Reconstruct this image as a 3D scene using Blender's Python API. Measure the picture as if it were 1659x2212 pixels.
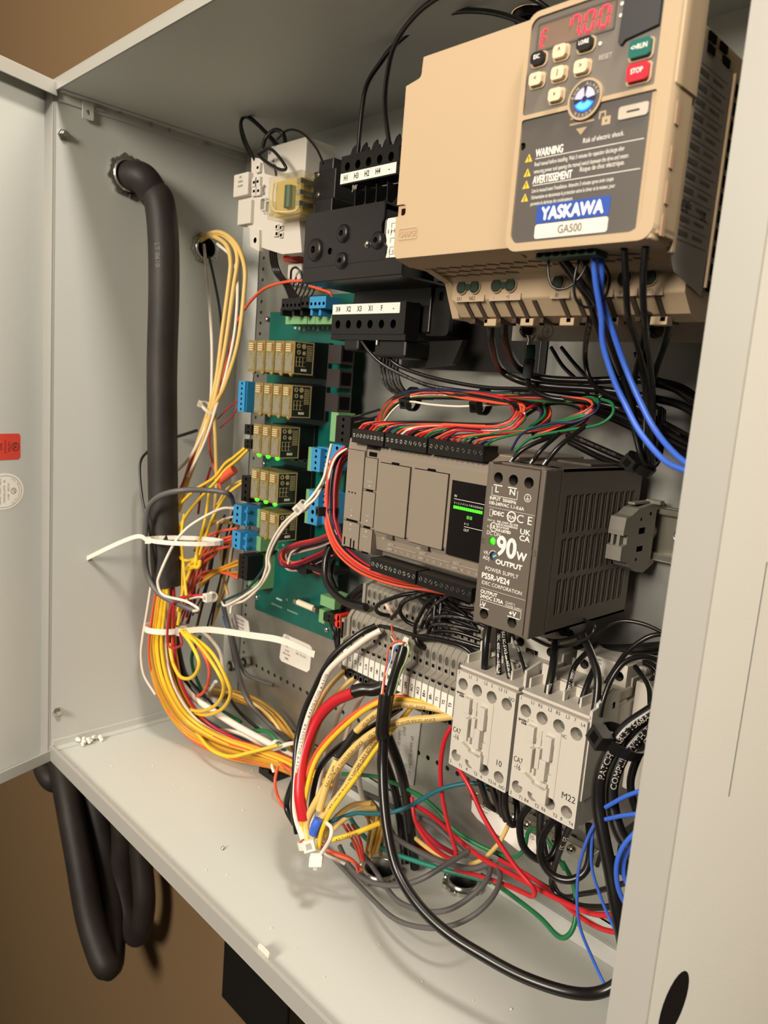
import bpy, math, random
from mathutils import Vector, Matrix
from mathutils.geometry import delaunay_2d_cdt
for o in list(bpy.data.objects): bpy.data.objects.remove(o)
C = bpy.context.scene.collection
random.seed(7)
ZO = 1500.0            # camera height above the room floor (mm)
# ---------------- camera ----------------
YAW, PIT, ROL, FPX = math.radians(45.0247), math.radians(9.0981), math.radians(4.54328), 1625.97
_f = Vector((-math.sin(YAW)*math.cos(PIT), math.cos(YAW)*math.cos(PIT), -math.sin(PIT)))
_r = _f.cross(Vector((0,0,1))).normalized(); _u = _r.cross(_f)
CR = _r*math.cos(ROL)+_u*math.sin(ROL); CU = -_r*math.sin(ROL)+_u*math.cos(ROL); CF = _f
cam = bpy.data.cameras.new('camera'); co = bpy.data.objects.new('camera', cam); C.objects.link(co)
co.matrix_world = Matrix(((CR.x,CU.x,-CF.x,0),(CR.y,CU.y,-CF.y,0),(CR.z,CU.z,-CF.z,ZO/1000),(0,0,0,1)))
cam.sensor_fit = 'VERTICAL'; cam.sensor_height = 36; cam.sensor_width = 27; cam.lens = FPX/2212*36
cam.clip_start = 0.01; cam.clip_end = 50
cam.dof.use_dof = True; cam.dof.focus_distance = 0.50; cam.dof.aperture_fstop = 14
bpy.context.scene.camera = co
# ---------------- world, lamps, exposure ----------------
S = bpy.context.scene
S.view_settings.view_transform = 'Standard'; S.view_settings.look = 'None'
S.view_settings.gamma = 1; S.view_settings.use_curve_mapping = False
S.view_settings.exposure = 0.14
w = bpy.data.worlds.new('world'); S.world = w; w.use_nodes = True
w.node_tree.nodes['Background'].inputs[0].default_value = (1.0, 0.86, 0.70, 1)
w.node_tree.nodes['Background'].inputs[1].default_value = 0.03
def lamp(name, loc, target, size, power, col):
    l = bpy.data.lights.new(name, 'AREA'); l.shape = 'DISK'; l.size = size; l.energy = power; l.color = col
    o = bpy.data.objects.new(name, l); C.objects.link(o); o.location = loc
    o.rotation_euler = (Vector(target)-Vector(loc)).to_track_quat('-Z','Y').to_euler(); return o
lamp('ceiling_lamp', (0.14, 0.09, 2.56), (-0.4, 0.38, 1.3), 0.20, 14.5, (1.0, 0.92, 0.80))
lamp('room_lamp', (-0.10, -1.6, 2.15), (-0.4, 0.4, 1.5), 0.7, 52, (1.0, 0.89, 0.75))
lamp('side_lamp', (1.3, 0.42, 2.1), (-0.11, 0.38, 1.4), 0.3, 26, (1.0, 0.90, 0.76))
# ---------------- helpers ----------------
def ray(px, py):
    return CR*(px-829.5) - CU*(py-1106.0) + CF*FPX
def P(px, py, y):
    r = ray(px, py); return r*(y/r.y)
def PX(px, py, x):
    r = ray(px, py); return r*(x/r.x)
def PZ(px, py, z):
    r = ray(px, py); return r*(z/r.z)
def lin(c):
    return tuple((x/255/12.92 if x/255 <= .04045 else ((x/255+.055)/1.055)**2.4) for x in c)+(1,)
MATS = {}
def mat(name, c, rough=.5, metal=0, spec=.5, bump=0, bscale=400, var=0, vscale=30, emit=0, trans=0, alpha=1, c2=None, coat=0):
    if name in MATS: return MATS[name]
    m = bpy.data.materials.new(name); m.use_nodes = True; nt = m.node_tree; b = nt.nodes['Principled BSDF']
    b.inputs['Base Color'].default_value = lin(c); b.inputs['Roughness'].default_value = rough
    b.inputs['Metallic'].default_value = metal; b.inputs['Specular IOR Level'].default_value = spec
    if coat: b.inputs['Coat Weight'].default_value = coat
    if emit:
        b.inputs['Emission Color'].default_value = lin(c); b.inputs['Emission Strength'].default_value = emit
    if trans: b.inputs['Transmission Weight'].default_value = trans
    if alpha < 1: b.inputs['Alpha'].default_value = alpha
    tc = None
    if bump or var or c2:
        tc = nt.nodes.new('ShaderNodeTexCoord')
    if var or c2:
        n = nt.nodes.new('ShaderNodeTexNoise'); n.inputs['Scale'].default_value = vscale; n.inputs['Detail'].default_value = 5
        nt.links.new(tc.outputs['Object'], n.inputs['Vector'])
        r = nt.nodes.new('ShaderNodeValToRGB'); r.color_ramp.elements[0].position = .35; r.color_ramp.elements[1].position = .65
        cc = c2 or tuple(max(0, x*(1-var)) for x in c)
        r.color_ramp.elements[0].color = lin(cc); r.color_ramp.elements[1].color = lin(c)
        nt.links.new(n.outputs['Fac'], r.inputs['Fac']); nt.links.new(r.outputs['Color'], b.inputs['Base Color'])
    if bump:
        n = nt.nodes.new('ShaderNodeTexNoise'); n.inputs['Scale'].default_value = bscale; n.inputs['Detail'].default_value = 4
        nt.links.new(tc.outputs['Object'], n.inputs['Vector'])
        bn = nt.nodes.new('ShaderNodeBump'); bn.inputs['Strength'].default_value = bump; bn.inputs['Distance'].default_value = .0006
        nt.links.new(n.outputs['Fac'], bn.inputs['Height']); nt.links.new(bn.outputs['Normal'], b.inputs['Normal'])
    MATS[name] = m; return m
X_, Y_, Z_ = Vector((1,0,0)), Vector((0,1,0)), Vector((0,0,1))
def V(*a): return Vector(a)
def rrect(x0, x1, z0, z1, r, n=5):
    p = []
    rs = r if isinstance(r, (tuple, list)) else (r,)*4      # BL BR TR TL
    for (cx, cz, a0, rr) in ((x0+rs[0], z0+rs[0], 180, rs[0]), (x1-rs[1], z0+rs[1], 270, rs[1]), (x1-rs[2], z1-rs[2], 0, rs[2]), (x0+rs[3], z1-rs[3], 90, rs[3])):
        if rr <= 0: p.append((cx, cz)); continue
        for i in range(n+1):
            a = math.radians(a0+90*i/n); p.append((cx+rr*math.cos(a), cz+rr*math.sin(a)))
    return p
def circ(cx, cz, r, n=16, rz=None):
    rz = rz or r
    return [(cx+r*math.cos(2*math.pi*i/n), cz+rz*math.sin(2*math.pi*i/n)) for i in range(n)]
def rect(x0, x1, z0, z1): return [(x0,z0),(x1,z0),(x1,z1),(x0,z1)]
def inpoly(x, y, poly):
    c = False; j = len(poly)-1
    for i in range(len(poly)):
        a, b = poly[i], poly[j]
        if (a[1] > y) != (b[1] > y) and x < (b[0]-a[0])*(y-a[1])/(b[1]-a[1])+a[0]: c = not c
        j = i
    return c
def _basis(axis):
    a = Vector(axis).normalized(); t = Z_ if abs(a.z) < .9 else X_
    u = t.cross(a).normalized(); return a, u, a.cross(u)
_txt = {}
def text_mesh(s):
    if s in _txt: return _txt[s]
    cu = bpy.data.curves.new('t', 'FONT'); cu.body = s; cu.size = 1; cu.resolution_u = 3
    o = bpy.data.objects.new('t', cu); C.objects.link(o)
    dg = bpy.context.evaluated_depsgraph_get(); me = o.evaluated_get(dg).to_mesh()
    vs = [v.co.to_2d() for v in me.vertices]; fs = [tuple(p.vertices) for p in me.polygons]
    wd = max([v.x for v in vs], default=0.5); lo = min([v.x for v in vs], default=0)
    bpy.data.objects.remove(o); bpy.data.curves.remove(cu)
    _txt[s] = (vs, fs, lo, wd); return _txt[s]
class MB:
    def __init__(s): s.v = []; s.f = []; s.m = []; s.sm = []; s.mats = []
    def mi(s, m):
        if m not in s.mats: s.mats.append(m)
        return s.mats.index(m)
    def add(s, vs, fs, m, smooth=False):
        b = len(s.v); s.v += [Vector(v) for v in vs]; k = s.mi(m)
        for f in fs: s.f.append(tuple(b+i for i in f)); s.m.append(k); s.sm.append(smooth)
        return s
    def box(s, x0, x1, y0, y1, z0, z1, m):
        vs = [(x,y,z) for z in (z0,z1) for y in (y0,y1) for x in (x0,x1)]
        return s.add(vs, [(0,2,3,1),(4,5,7,6),(0,1,5,4),(2,6,7,3),(0,4,6,2),(1,3,7,5)], m)
    def obox(s, c, ax, ay, az, m):      # oriented box, half-vectors
        c = Vector(c); vs = [c+ax*i+ay*j+az*k for k in (-1,1) for j in (-1,1) for i in (-1,1)]
        return s.add(vs, [(0,2,3,1),(4,5,7,6),(0,1,5,4),(2,6,7,3),(0,4,6,2),(1,3,7,5)], m)
    def plate(s, outer, holes, O, u, v, t, m, mh=None, back=True):
        """flat polygon with holes: p = O + a*u + b*v, thickness vector t (extruded from the front face)"""
        O, u, v, t = Vector(O), Vector(u), Vector(v), Vector(t)
        if not holes:
            tri = None
        loops = [outer]+list(holes); pts = []; ed = []
        for L in loops:
            b = len(pts); pts += [Vector(p) for p in L]; ed += [(b+i, b+(i+1) % len(L)) for i in range(len(L))]
        r = delaunay_2d_cdt(pts, ed, [], 0, 1e-5)
        vs2, tris = r[0], r[2]; keep = []
        for f in tris:
            c = sum((vs2[i] for i in f), Vector((0,0)))/len(f)
            if inpoly(c.x, c.y, outer) and not any(inpoly(c.x, c.y, h) for h in holes): keep.append(tuple(f))
        s.add([O+u*p.x+v*p.y for p in vs2], keep, m)
        if t.length > 0:
            if back: s.add([O+t+u*p.x+v*p.y for p in vs2], [f[::-1] for f in keep], m)
            for k, L in enumerate(loops):
                n = len(L); a = [O+u*p[0]+v*p[1] for p in L]
                s.add(a+[q+t for q in a], [(i, (i+1) % n, n+(i+1) % n, n+i) for i in range(n)], m if k == 0 or not mh else mh)
        return s
    def front(s, outer, holes, y0, y1, m, mh=None, back=True):    # polygon in x,z facing -y
        return s.plate(outer, holes, (0,y0,0), X_, Z_, Y_*(y1-y0), m, mh, back)
    def sidep(s, outer, holes, x0, x1, m, mh=None):               # polygon in y,z ; front at x0, extruded to x1
        return s.plate(outer, holes, (x0,0,0), Y_, Z_, X_*(x1-x0), m, mh)
    def top(s, outer, holes, z0, z1, m, mh=None):                 # polygon in x,y
        return s.plate(outer, holes, (0,0,z0), X_, Y_, Z_*(z1-z0), m, mh)
    def cyl(s, c, axis, r, h, m, n=16, r2=None, cap=True, smooth=True):
        a, u, v = _basis(axis); c = Vector(c); r2 = r if r2 is None else r2
        A = [c+(u*math.cos(2*math.pi*i/n)+v*math.sin(2*math.pi*i/n))*r for i in range(n)]
        B = [c+a*h+(u*math.cos(2*math.pi*i/n)+v*math.sin(2*math.pi*i/n))*r2 for i in range(n)]
        s.add(A+B, [(i, (i+1) % n, n+(i+1) % n, n+i) for i in range(n)], m, smooth)
        if cap:
            s.add(A, [tuple(range(n))[::-1]], m); s.add(B, [tuple(range(n))], m)
        return s
    def lathe(s, c, axis, prof, m, n=20, smooth=True):            # prof: (radius, height along axis)
        a, u, v = _basis(axis); c = Vector(c); vs = []; fs = []
        for (r, h) in prof:
            vs += [c+a*h+(u*math.cos(2*math.pi*i/n)+v*math.sin(2*math.pi*i/n))*max(r, 1e-4) for i in range(n)]
        for k in range(len(prof)-1):
            fs += [(k*n+i, k*n+(i+1) % n, (k+1)*n+(i+1) % n, (k+1)*n+i) for i in range(n)]
        return s.add(vs, fs, m, smooth)
    def tube(s, pts, r, m, n=8, caps=True):
        pts = [Vector(p) for p in pts]; rr = r if isinstance(r, (list, tuple)) else [r]*len(pts)
        T = [(pts[min(i+1, len(pts)-1)]-pts[max(i-1, 0)]).normalized() for i in range(len(pts))]
        a, u, v = _basis(T[0]); vs = []; fs = []
        for i, p in enumerate(pts):
            u = (u-T[i]*u.dot(T[i])).normalized(); v = T[i].cross(u)
            vs += [p+(u*math.cos(2*math.pi*k/n)+v*math.sin(2*math.pi*k/n))*rr[i] for k in range(n)]
        for k in range(len(pts)-1):
            fs += [(k*n+i, k*n+(i+1) % n, (k+1)*n+(i+1) % n, (k+1)*n+i) for i in range(n)]
        s.add(vs, fs, m, True)
        if caps:
            b = len(pts)-1; s.add(vs[:n], [tuple(range(n))[::-1]], m); s.add(vs[b*n:], [tuple(range(n))], m)
        return s
    def strap(s, pts, nrm, w, t, m):       # flat band; nrm = width direction per point or one
        pts = [Vector(p) for p in pts]; vs = []; fs = []
        for i, p in enumerate(pts):
            T = (pts[min(i+1, len(pts)-1)]-pts[max(i-1, 0)]).normalized()
            W_ = Vector(nrm[i] if isinstance(nrm, list) else nrm); W_ = (W_-T*W_.dot(T)).normalized(); N = T.cross(W_)
            vs += [p+W_*w/2+N*t/2, p-W_*w/2+N*t/2, p-W_*w/2-N*t/2, p+W_*w/2-N*t/2]
        for k in range(len(pts)-1):
            fs += [(k*4+i, k*4+(i+1) % 4, k*4+4+(i+1) % 4, k*4+4+i) for i in range(4)]
        b = (len(pts)-1)*4; fs += [(3,2,1,0), (b,b+1,b+2,b+3)]
        return s.add(vs, fs, m)
    def text(s, t, O, size, m, u=X_, v=Z_, align='c', sx=1.0, off=.12, bold=0):
        """flat lettering; O = anchor of the baseline, lifted off the surface a hair"""
        vs, fs, lo, wd = text_mesh(t); u = Vector(u).normalized(); v = Vector(v).normalized(); n = u.cross(v).normalized()
        k = size/.72
        sh = {'c': (lo+wd)/2, 'l': lo, 'r': wd}[align]
        for d in ([(0,0)] if not bold else [(-bold,0),(bold,0),(0,bold),(0,-bold)]):
            s.add([Vector(O)+u*((p.x-sh)*k*sx+d[0])+v*(p.y*k+d[1])+n*(off+.01*d[0]+.007*d[1]) for p in vs], fs, m)
        return s
def finish(mb, name, origin, parent=None, bevel=0, seg=2):
    me = bpy.data.meshes.new(name); o0 = Vector(origin)
    me.from_pydata([tuple((v-o0)/1000) for v in mb.v], [], mb.f)
    for m in mb.mats: me.materials.append(m)
    me.polygons.foreach_set('material_index', mb.m); me.polygons.foreach_set('use_smooth', mb.sm); me.update()
    o = bpy.data.objects.new(name, me); C.objects.link(o)
    if bevel:
        b = o.modifiers.new('bevel', 'BEVEL'); b.width = bevel/1000; b.segments = seg; b.limit_method = 'ANGLE'; b.angle_limit = math.radians(40)
    if parent is not None: o.parent = parent
    return o
def tag(o, label, cat, group=None, kind=None):
    if label: o['label'] = label
    if cat: o['category'] = cat
    if group: o['group'] = group
    if kind: o['kind'] = kind
    return o
class Thing:
    """an Empty at the thing's base that parents its parts; all coordinates in world mm"""
    def __init__(s, name, label, cat, origin, group=None):
        s.o = Vector(origin); s.e = bpy.data.objects.new(name, None); C.objects.link(s.e); s.e.empty_display_size = .01
        s.e.location = (s.o.x/1000, s.o.y/1000, (s.o.z+ZO)/1000); tag(s.e, label, cat, group)
    def part(s, name, mb, bevel=0, label=None, seg=2, parent=None, kind=None):
        o = finish(mb, name, s.o, parent if parent is not None else s.e, bevel, seg)
        if label: o['label'] = label
        if kind: o['kind'] = kind
        return o
def solo(name, mb, label, cat, origin, group=None, bevel=0, kind=None, seg=2):
    o = finish(mb, name, origin, None, bevel, seg); o0 = Vector(origin)
    o.location = (o0.x/1000, o0.y/1000, (o0.z+ZO)/1000); return tag(o, label, cat, group, kind)
def dup(root, shift, label=None, group=None):
    r = root.copy(); C.objects.link(r); r.location = root.location+Vector(shift)/1000
    if label: r['label'] = label
    if group: r['group'] = group
    for ch in list(root.children):
        c = ch.copy(); C.objects.link(c); c.parent = r
        for g in list(ch.children):
            d = g.copy(); C.objects.link(d); d.parent = c
    return r
def screw_head(mb, c, axis, r, h, m, dark, slot=True):
    mb.lathe(c, axis, [(r, 0), (r, h*.5), (r*.8, h*.9), (r*.4, h), (0, h)], m, 14)
    a, u, v = _basis(axis)
    if slot:
        for d in (u, v):
            mb.obox(Vector(c)+a*h, d*r*.55, a.cross(d)*r*.1, a*.12*r, dark)
# ---------------- materials ----------------
PAINT = mat('enclosure_paint', (194,196,191), .48, 0, .5, bump=.12, bscale=900)
PAINT_DIM = mat('enclosure_paint_dimmed', (168,167,161), .4)  # same paint as PAINT, darkened to offset excess lamp light on the edges
WALL = mat('wall_paint', (128,105,76), .9, 0, .2, bump=.25, bscale=160)
GALV = mat('galvanized_steel', (196,197,192), .36, .88, .5, bump=.22, bscale=70, c2=(176,176,171), vscale=22)
GALV2 = mat('bright_zinc', (205,205,200), .25, 1)
BLK = mat('black_plastic', (20,19,18), .42, 0, .4)
BLKM = mat('black_painted_steel', (26,25,24), .36, 0, .45, bump=.15, bscale=1200)
HOLE = mat('dark_opening', (9,9,9), .8, 0, .1)
GRYP = mat('grey_brown_plastic', (140,129,116), .5, 0, .35, bump=.1, bscale=2500)
GRYD = mat('darker_grey_plastic', (92,86,78), .55, 0, .3)
PSUM = mat('power_supply_plastic', (102,94,85), .5, 0, .4, bump=.15, bscale=3000)
BEIGE = mat('light_grey_beige_plastic', (204,199,189), .45, 0, .45)
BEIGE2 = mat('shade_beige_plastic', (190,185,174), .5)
CREAM = mat('cream_plastic', (184,162,132), .5, 0, .4, bump=.06, bscale=3000)
TGREY = mat('terminal_grey_plastic', (150,145,134), .5, 0, .35)
TGREYD = mat('terminal_actuator_plastic', (86,82,75), .55)
WHT = mat('white_print', (240,238,230), .6)
LABEL = mat('label_white', (240,236,228), .5)
INK = mat('black_ink', (25,25,28), .7)
INKG = mat('grey_ink', (110,110,105), .7)
RED = mat('red_sticker', (214,68,56), .5)
PCBG = mat('board_green', (8,92,82), .35, 0, .5, bump=.05, bscale=300, var=.15, vscale=40)
MINT = mat('mint_connector_plastic', (120,170,118), .5)
BLUEC = mat('blue_connector_plastic', (54,142,196), .45)
RELY = mat('amber_relay_cover', (196,172,104), .12, 0, .6, trans=.5, alpha=.8)
RELF = mat('relay_face_metal', (166,158,132), .3, .35, .5, c2=(128,120,88), vscale=500)
COPPER = mat('copper_coil', (190,110,60), .4, .8)
GOLDP = mat('gold_print', (196,182,130), .5)
BRASS = mat('relay_frame_amber', (160,130,60), .35, 0, .5)
LEDG = mat('green_led_lit', (60,255,30), .5, emit=2.2)
LEDR = mat('red_led_lit', (255,30,60), .5, emit=2.2)
LEDB = mat('blue_led_lit', (20,80,255), .5, emit=3.5)
LEDC = mat('cyan_led_lit', (60,190,255), .5, emit=3.5)
CHROME = mat('screw_steel', (200,198,192), .25, 1)
NYLON = mat('white_nylon', (232,226,214), .4, 0, .5)
BNYLON = mat('black_nylon', (22,21,20), .35, 0, .5)
RUBBER = mat('black_rubber', (40,36,34), .55, 0, .35, bump=.5, bscale=90, c2=(50,45,42), vscale=25)
# ================= room =================
FZ = -401.0            # cabinet floor
def slab(name, b, m):
    mb = MB(); mb.box(*b, m); o = finish(mb, name, (0,0,-ZO)); o['kind'] = 'structure'; return o
slab('wall_back', (-3500, 2500, 506, 560, -1500, 1300), WALL)
slab('floor', (-3500, 2500, -3500, 506, -1540, -1500), mat('floor_dark', (58,52,46), .95, var=.2, vscale=60))  # unseen floor, coloured dark to keep its bounce light out of the cabinet
slab('ceiling', (-3500, 2500, -3500, 506, 1300, 1340), mat('ceiling_paint', (225,215,198), .9))
slab('wall_left', (-3560, -3500, -3500, 560, -1500, 1300), WALL)
# ================= enclosure =================
XL, XR, YF, YB, ZT = -762.0, -126.0, 290.6, 500.0, 250.0
E = Thing('electrical_enclosure', 'open grey painted steel control cabinet fixed to the tan wall', 'cabinet', (-440, 500, FZ))
nut_holes = [(361, 192, 15.5), (451, 138.5, 12.5)]
mb = MB(); mb.sidep(rect(YF, YB, FZ, ZT), [circ(a, b, r, 24) for a, b, r in nut_holes], XL, XL-2, PAINT); E.part('side_panel', mb)
mb = MB()
mb.sidep(rect(YF, YB, FZ-8, ZT+8), [circ(318, -262, 15, 24)], XR+17, XR+15, PAINT)
E.part('side_panel', mb)
mb = MB(); mb.box(XL, XR+15, YB, YB+2, FZ, ZT, PAINT); E.part('back_panel', mb)
ORING = circ(-310, 402, 20, 24)
mb = MB(); mb.top(rect(XL-2, XR+17, YF, YB+2), [circ(-331, 430, 13, 20)], ZT, ZT+2, PAINT); E.part('top_panel', mb)
mb = MB(); mb.top(rect(XL-2, XR+17, YF, YB+2), [circ(-341, 468, 13, 20), circ(-395, 424, 15, 20)], FZ, FZ-2, PAINT); E.part('bottom_panel', mb)
# front flange: four strips that turn out from the opening
def flange(pts, back):
    mb = MB(); mb.front(pts, [], YF-1.6, YF+.2, PAINT_DIM); return E.part('front_flange', mb, .5)
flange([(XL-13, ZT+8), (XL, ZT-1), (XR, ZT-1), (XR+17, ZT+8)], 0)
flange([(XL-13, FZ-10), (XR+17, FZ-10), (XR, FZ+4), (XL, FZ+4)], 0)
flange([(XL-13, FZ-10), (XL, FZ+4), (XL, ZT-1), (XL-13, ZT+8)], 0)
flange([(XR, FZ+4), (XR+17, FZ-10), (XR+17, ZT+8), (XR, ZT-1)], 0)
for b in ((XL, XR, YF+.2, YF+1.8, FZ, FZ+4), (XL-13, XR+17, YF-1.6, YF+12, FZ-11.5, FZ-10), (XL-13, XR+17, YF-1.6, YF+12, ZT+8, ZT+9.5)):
    mb = MB(); mb.box(*b, PAINT_DIM); E.part('return_lip', mb, .3)
# welded seam strips at the left end of floor and roof
mb = MB(); mb.box(XL, XL+1.6, YF+2, YB, FZ, FZ+9, PAINT); mb.box(XL, XL+9, YF+2, YB, FZ, FZ+1.4, PAINT); E.part('seam_strip', mb, .4)
mb = MB(); mb.box(XL, XL+1.6, YF+2, YB, ZT-9, ZT, PAINT); mb.box(XL, XL+9, YF+2, YB, ZT-1.4, ZT, PAINT); E.part('seam_strip', mb, .4)
mb = MB(); mb.box(XL+5, XR, YB-16, YB-14.4, FZ, FZ+14, PAINT); mb.box(XL+5, XR, YB-14.4, YB, FZ+12.4, FZ+14, PAINT); E.part('seam_strip', mb, .4)
for (y, z, l) in ((333, 246, 7), (352, 248, 3), (385, 247, 2.5), (450, 245, 6), (405, 247.5, 2)):
    mb = MB(); p = V(XL+2, y, z-1)
    mb.lathe(p-V(0,l,0), Y_, [(0,0),(1.6,l*.3),(2.2,l*.9),(1.4,l*1.6),(0,l*2)], PAINT_DIM, 8); E.part('weld_bead', mb)
# blob of sealant in the lower front corner
mb = MB()
random.seed(3)
for k in range(26):
    q = V(XL+4+random.uniform(0,12), 331+random.uniform(-14,10), FZ+1.5+random.uniform(0,4)); r = random.uniform(1.4,3.0)
    mb.lathe(q-Z_*r, Z_+V(random.uniform(-.4,.4),random.uniform(-.4,.4),0), [(0,0),(r*.8,r*.4),(r,r),(r*.7,r*1.6),(0,r*1.9)], mat('sealant', (222,220,210), .35), 8)
E.part('sealant_blob', mb)
# tab with a hole, welded under the roof
mb = MB(); mb.sidep(rrect(314, 324.5, 232, 250, 1.5), [circ(319.3, 238.5, 2.4)], XL+4, XL+2.4, PAINT); E.part('bracket_tab', mb)
for (y, z) in ((297.5, 213), (297.5, -361)):
    mb = MB(); mb.lathe((XL,y,z), X_, [(5.2,0),(5.2,1.2),(3.8,1.3),(3.8,3.6),(2.6,3.8),(2.6,6),(0,6)], CHROME, 6, False); E.part('hinge_bolt', mb)
# locknuts where conduits enter
def locknut(c, axis, ri, parent=None):
    mb = MB(); a, u, v = _basis(axis); c = Vector(c); n = 16
    out = [];  inn = []
    for i in range(n*3):
        t = 2*math.pi*i/(n*3); k = (i//3) % 2
        r = ri*1.36 if (i % 6) in (1,2) else ri*1.2
        out.append((r*math.cos(t), r*math.sin(t)))
    mb.plate(out, [circ(0,0,ri,32)], c+a*3.2, u, v, -a*2.8, CHROME)
    mb.lathe(c, axis, [(ri,-3),(ri,5.5),(ri*.9,6.2),(ri*.86,5),(ri*.86,-12)], GALV2, 32)
    for i in range(22):
        t = 2*math.pi*i/22; p = c+a*2.6+(u*math.cos(t)+v*math.sin(t))*ri*1.2
        mb.obox(p, (u*math.cos(t)+v*math.sin(t))*1.1, (v*math.cos(t)-u*math.sin(t))*.55, a*1.5, CHROME)
    mb.cyl(c-a*10, a, ri*.86, .3, HOLE, 24)
    return E.part('conduit_locknut', mb)
locknut((XL,361,192), X_, 15.5); locknut((XL,451,138.5), X_, 12.5)
locknut((-341,468,FZ), Z_, 13); locknut((-395,424,FZ), Z_, 15); 
mb = MB(); mb.lathe((-331,430,ZT-.2), -Z_, [(12,0),(11,4),(9.5,4.5),(9,-2)], BLK, 24); mb.cyl((-331,430,ZT-.4),-Z_,12.5,.3,HOLE,24); E.part('roof_bushing', mb)
mb = MB(); mb.cyl((XR+16.8,318,-262), X_, 15, .3, HOLE, 24); E.part('knockout', mb)
mb = MB(); mb.box(XR+17, XR+17.2, 345, 346, -170, -60, INKG); E.part('seam_mark', mb)
# door, hinged on the left and open towards the camera
HX, HY = XL-9, YF-4
da = math.radians(17.5); dd = V(math.sin(da), -math.cos(da), 0); dn = V(math.cos(da), math.sin(da), 0)   # along the door, and its inner face normal
DL = 300.0; zt, zb = ZT+6, FZ-12
mb = MB(); O = V(HX, HY, 0)-dn*2
mb.plate(rect(0, DL, zb, zt), [], O, dd, Z_, -dn*1.6, PAINT); door = E.part('door', mb)
mb = MB()
mb.obox(O+dd*DL/2+dn*7+Z_*zt, dd*DL/2, dn*8, Z_*.8, PAINT_DIM); mb.obox(O+dd*DL/2+dn*15+Z_*(zt-6), dd*DL/2, dn*.8, Z_*6, PAINT_DIM)
mb.obox(O+dd*DL/2+dn*7+Z_*zb, dd*DL/2, dn*8, Z_*.8, PAINT_DIM); mb.obox(O+dd*DL/2+dn*15+Z_*(zb+6), dd*DL/2, dn*.8, Z_*6, PAINT_DIM)
mb.obox(O+dd*1+dn*5+Z_*(zt+zb)/2, dd*.8, dn*6, Z_*(zt-zb)/2, PAINT_DIM)
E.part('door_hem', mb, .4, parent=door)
for z in (203, -358):
    mb = MB(); mb.cyl((XL-14,YF-1,z-20), Z_, 3.2, 40, BLKM, 12); mb.box(XL-15,XL-11,YF-3,YF+6,z-19,z+19,BLKM); E.part('hinge', mb, .3)
def ondoor(px, py, lift=.3):
    r = ray(px, py); t = (O.dot(dn)+lift)/r.dot(dn); return r*t
c = ondoor(8, 965); mb = MB()
up, rt = Z_, -dd                                          # as seen: right on the picture points back to the hinge
W_, H_ = 12, 12.5
mb.plate(rrect(-40, W_, -H_, H_, 3), [], ondoor(20,965), rt, up, -dn*.2, RED)
tc_ = ondoor(33, 965); rot_u, rot_v = -Z_, rt
mb.plate(circ(0,0,4.2,24), [circ(0,0,3.6,24)], tc_, rt, up, dn*.1, INK)
mb.text('UL', tc_-rt*1.8, 3.4, INK, rot_u, rot_v, bold=.1)
for k, t in enumerate(('LISTED', 'CUTOUT', 'BOX')):
    mb.text(t, tc_-rt*(7.5+k*4.2), 2.3, INK, rot_u, rot_v)
E.part('listing_sticker', mb, parent=door, label='red sticker lettered CUTOUT BOX')
c = ondoor(10, 1062); mb = MB()
mb.plate(circ(0,0,20.5,48,rz=17.5), [], c, rt, up, -dn*.2, LABEL)
mb.plate(circ(0,0,18.3,48,rz=15.6), [circ(0,0,17.9,48,rz=15.2)], c, rt, up, dn*.1, INKG)
mb.plate(circ(9.5,0,3,24), [circ(9.5,0,2.4,24)], c, rt, up, dn*.1, INKG); mb.text('SP', c+rt*8.6, 2.6, INKG, -Z_, rt)
for k, t in enumerate(('131243   0011', '00   ELECTRONIC', 'TYPE 1 ENCL PANEL')):
    mb.text(t, c+rt*(3-k*4.4), 2.1, INKG, -Z_, rt)
for i, ch in enumerate('Labs Manufacturing Co'):
    a = math.radians(60-i*6); d = rt*math.cos(a)+up*math.sin(a); mb.text(ch, c+rt*15.2*math.cos(a)+up*13.0*math.sin(a), 1.7, INKG, rt*math.sin(a)-up*math.cos(a), d)
E.part('listing_sticker', mb, parent=door, label='round white sticker with a double ring')
# debris on the cabinet floor
random.seed(11)
for (px, py) in ((455,1700),(480,1835),(545,1665),(523,1668),(395,1703),(375,1695),(301,1688),(490,1890),(445,1880),(525,1750),(820,2040),(700,2110),(1022,2161),(1104,2180),(330,1655),(220,1680),(240,1655),(165,1656),(560,1700),(585,2005),(912,2120),(640,2050)):
    p = PZ(px, py, FZ+.3); r = random.uniform(.5,1.0); mb = MB(); mb.lathe(p, Z_, [(r,0),(r*.9,r*.5),(0,r*.8)], mat('metal_shaving', (225,222,212), .3), 6, False)
    solo('debris_speck', mb, 'tiny pale speck of debris on the cabinet floor', 'debris', p, 'specks of debris on the cabinet floor')
p = PZ(481, 1834, FZ+.3); mb = MB(); mb.lathe(p, Z_, [(1.8,0),(1.7,1.2),(.9,1.3),(.9,2.6),(0,2.7)], CHROME, 8)
solo('loose_screw', mb, 'small steel screw standing on the cabinet floor in front of the wire bundle', 'screw', p)
p = PZ(572, 2063, FZ+3); mb = MB(); mb.front(rrect(p.x-8,p.x+5,p.z-6,p.z+5,2.5), [], p.y-.5, p.y+.5, NYLON)
solo('adhesive_pad', mb, 'small white adhesive pad stuck on the lower front edge of the cabinet', 'pad', p)
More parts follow.
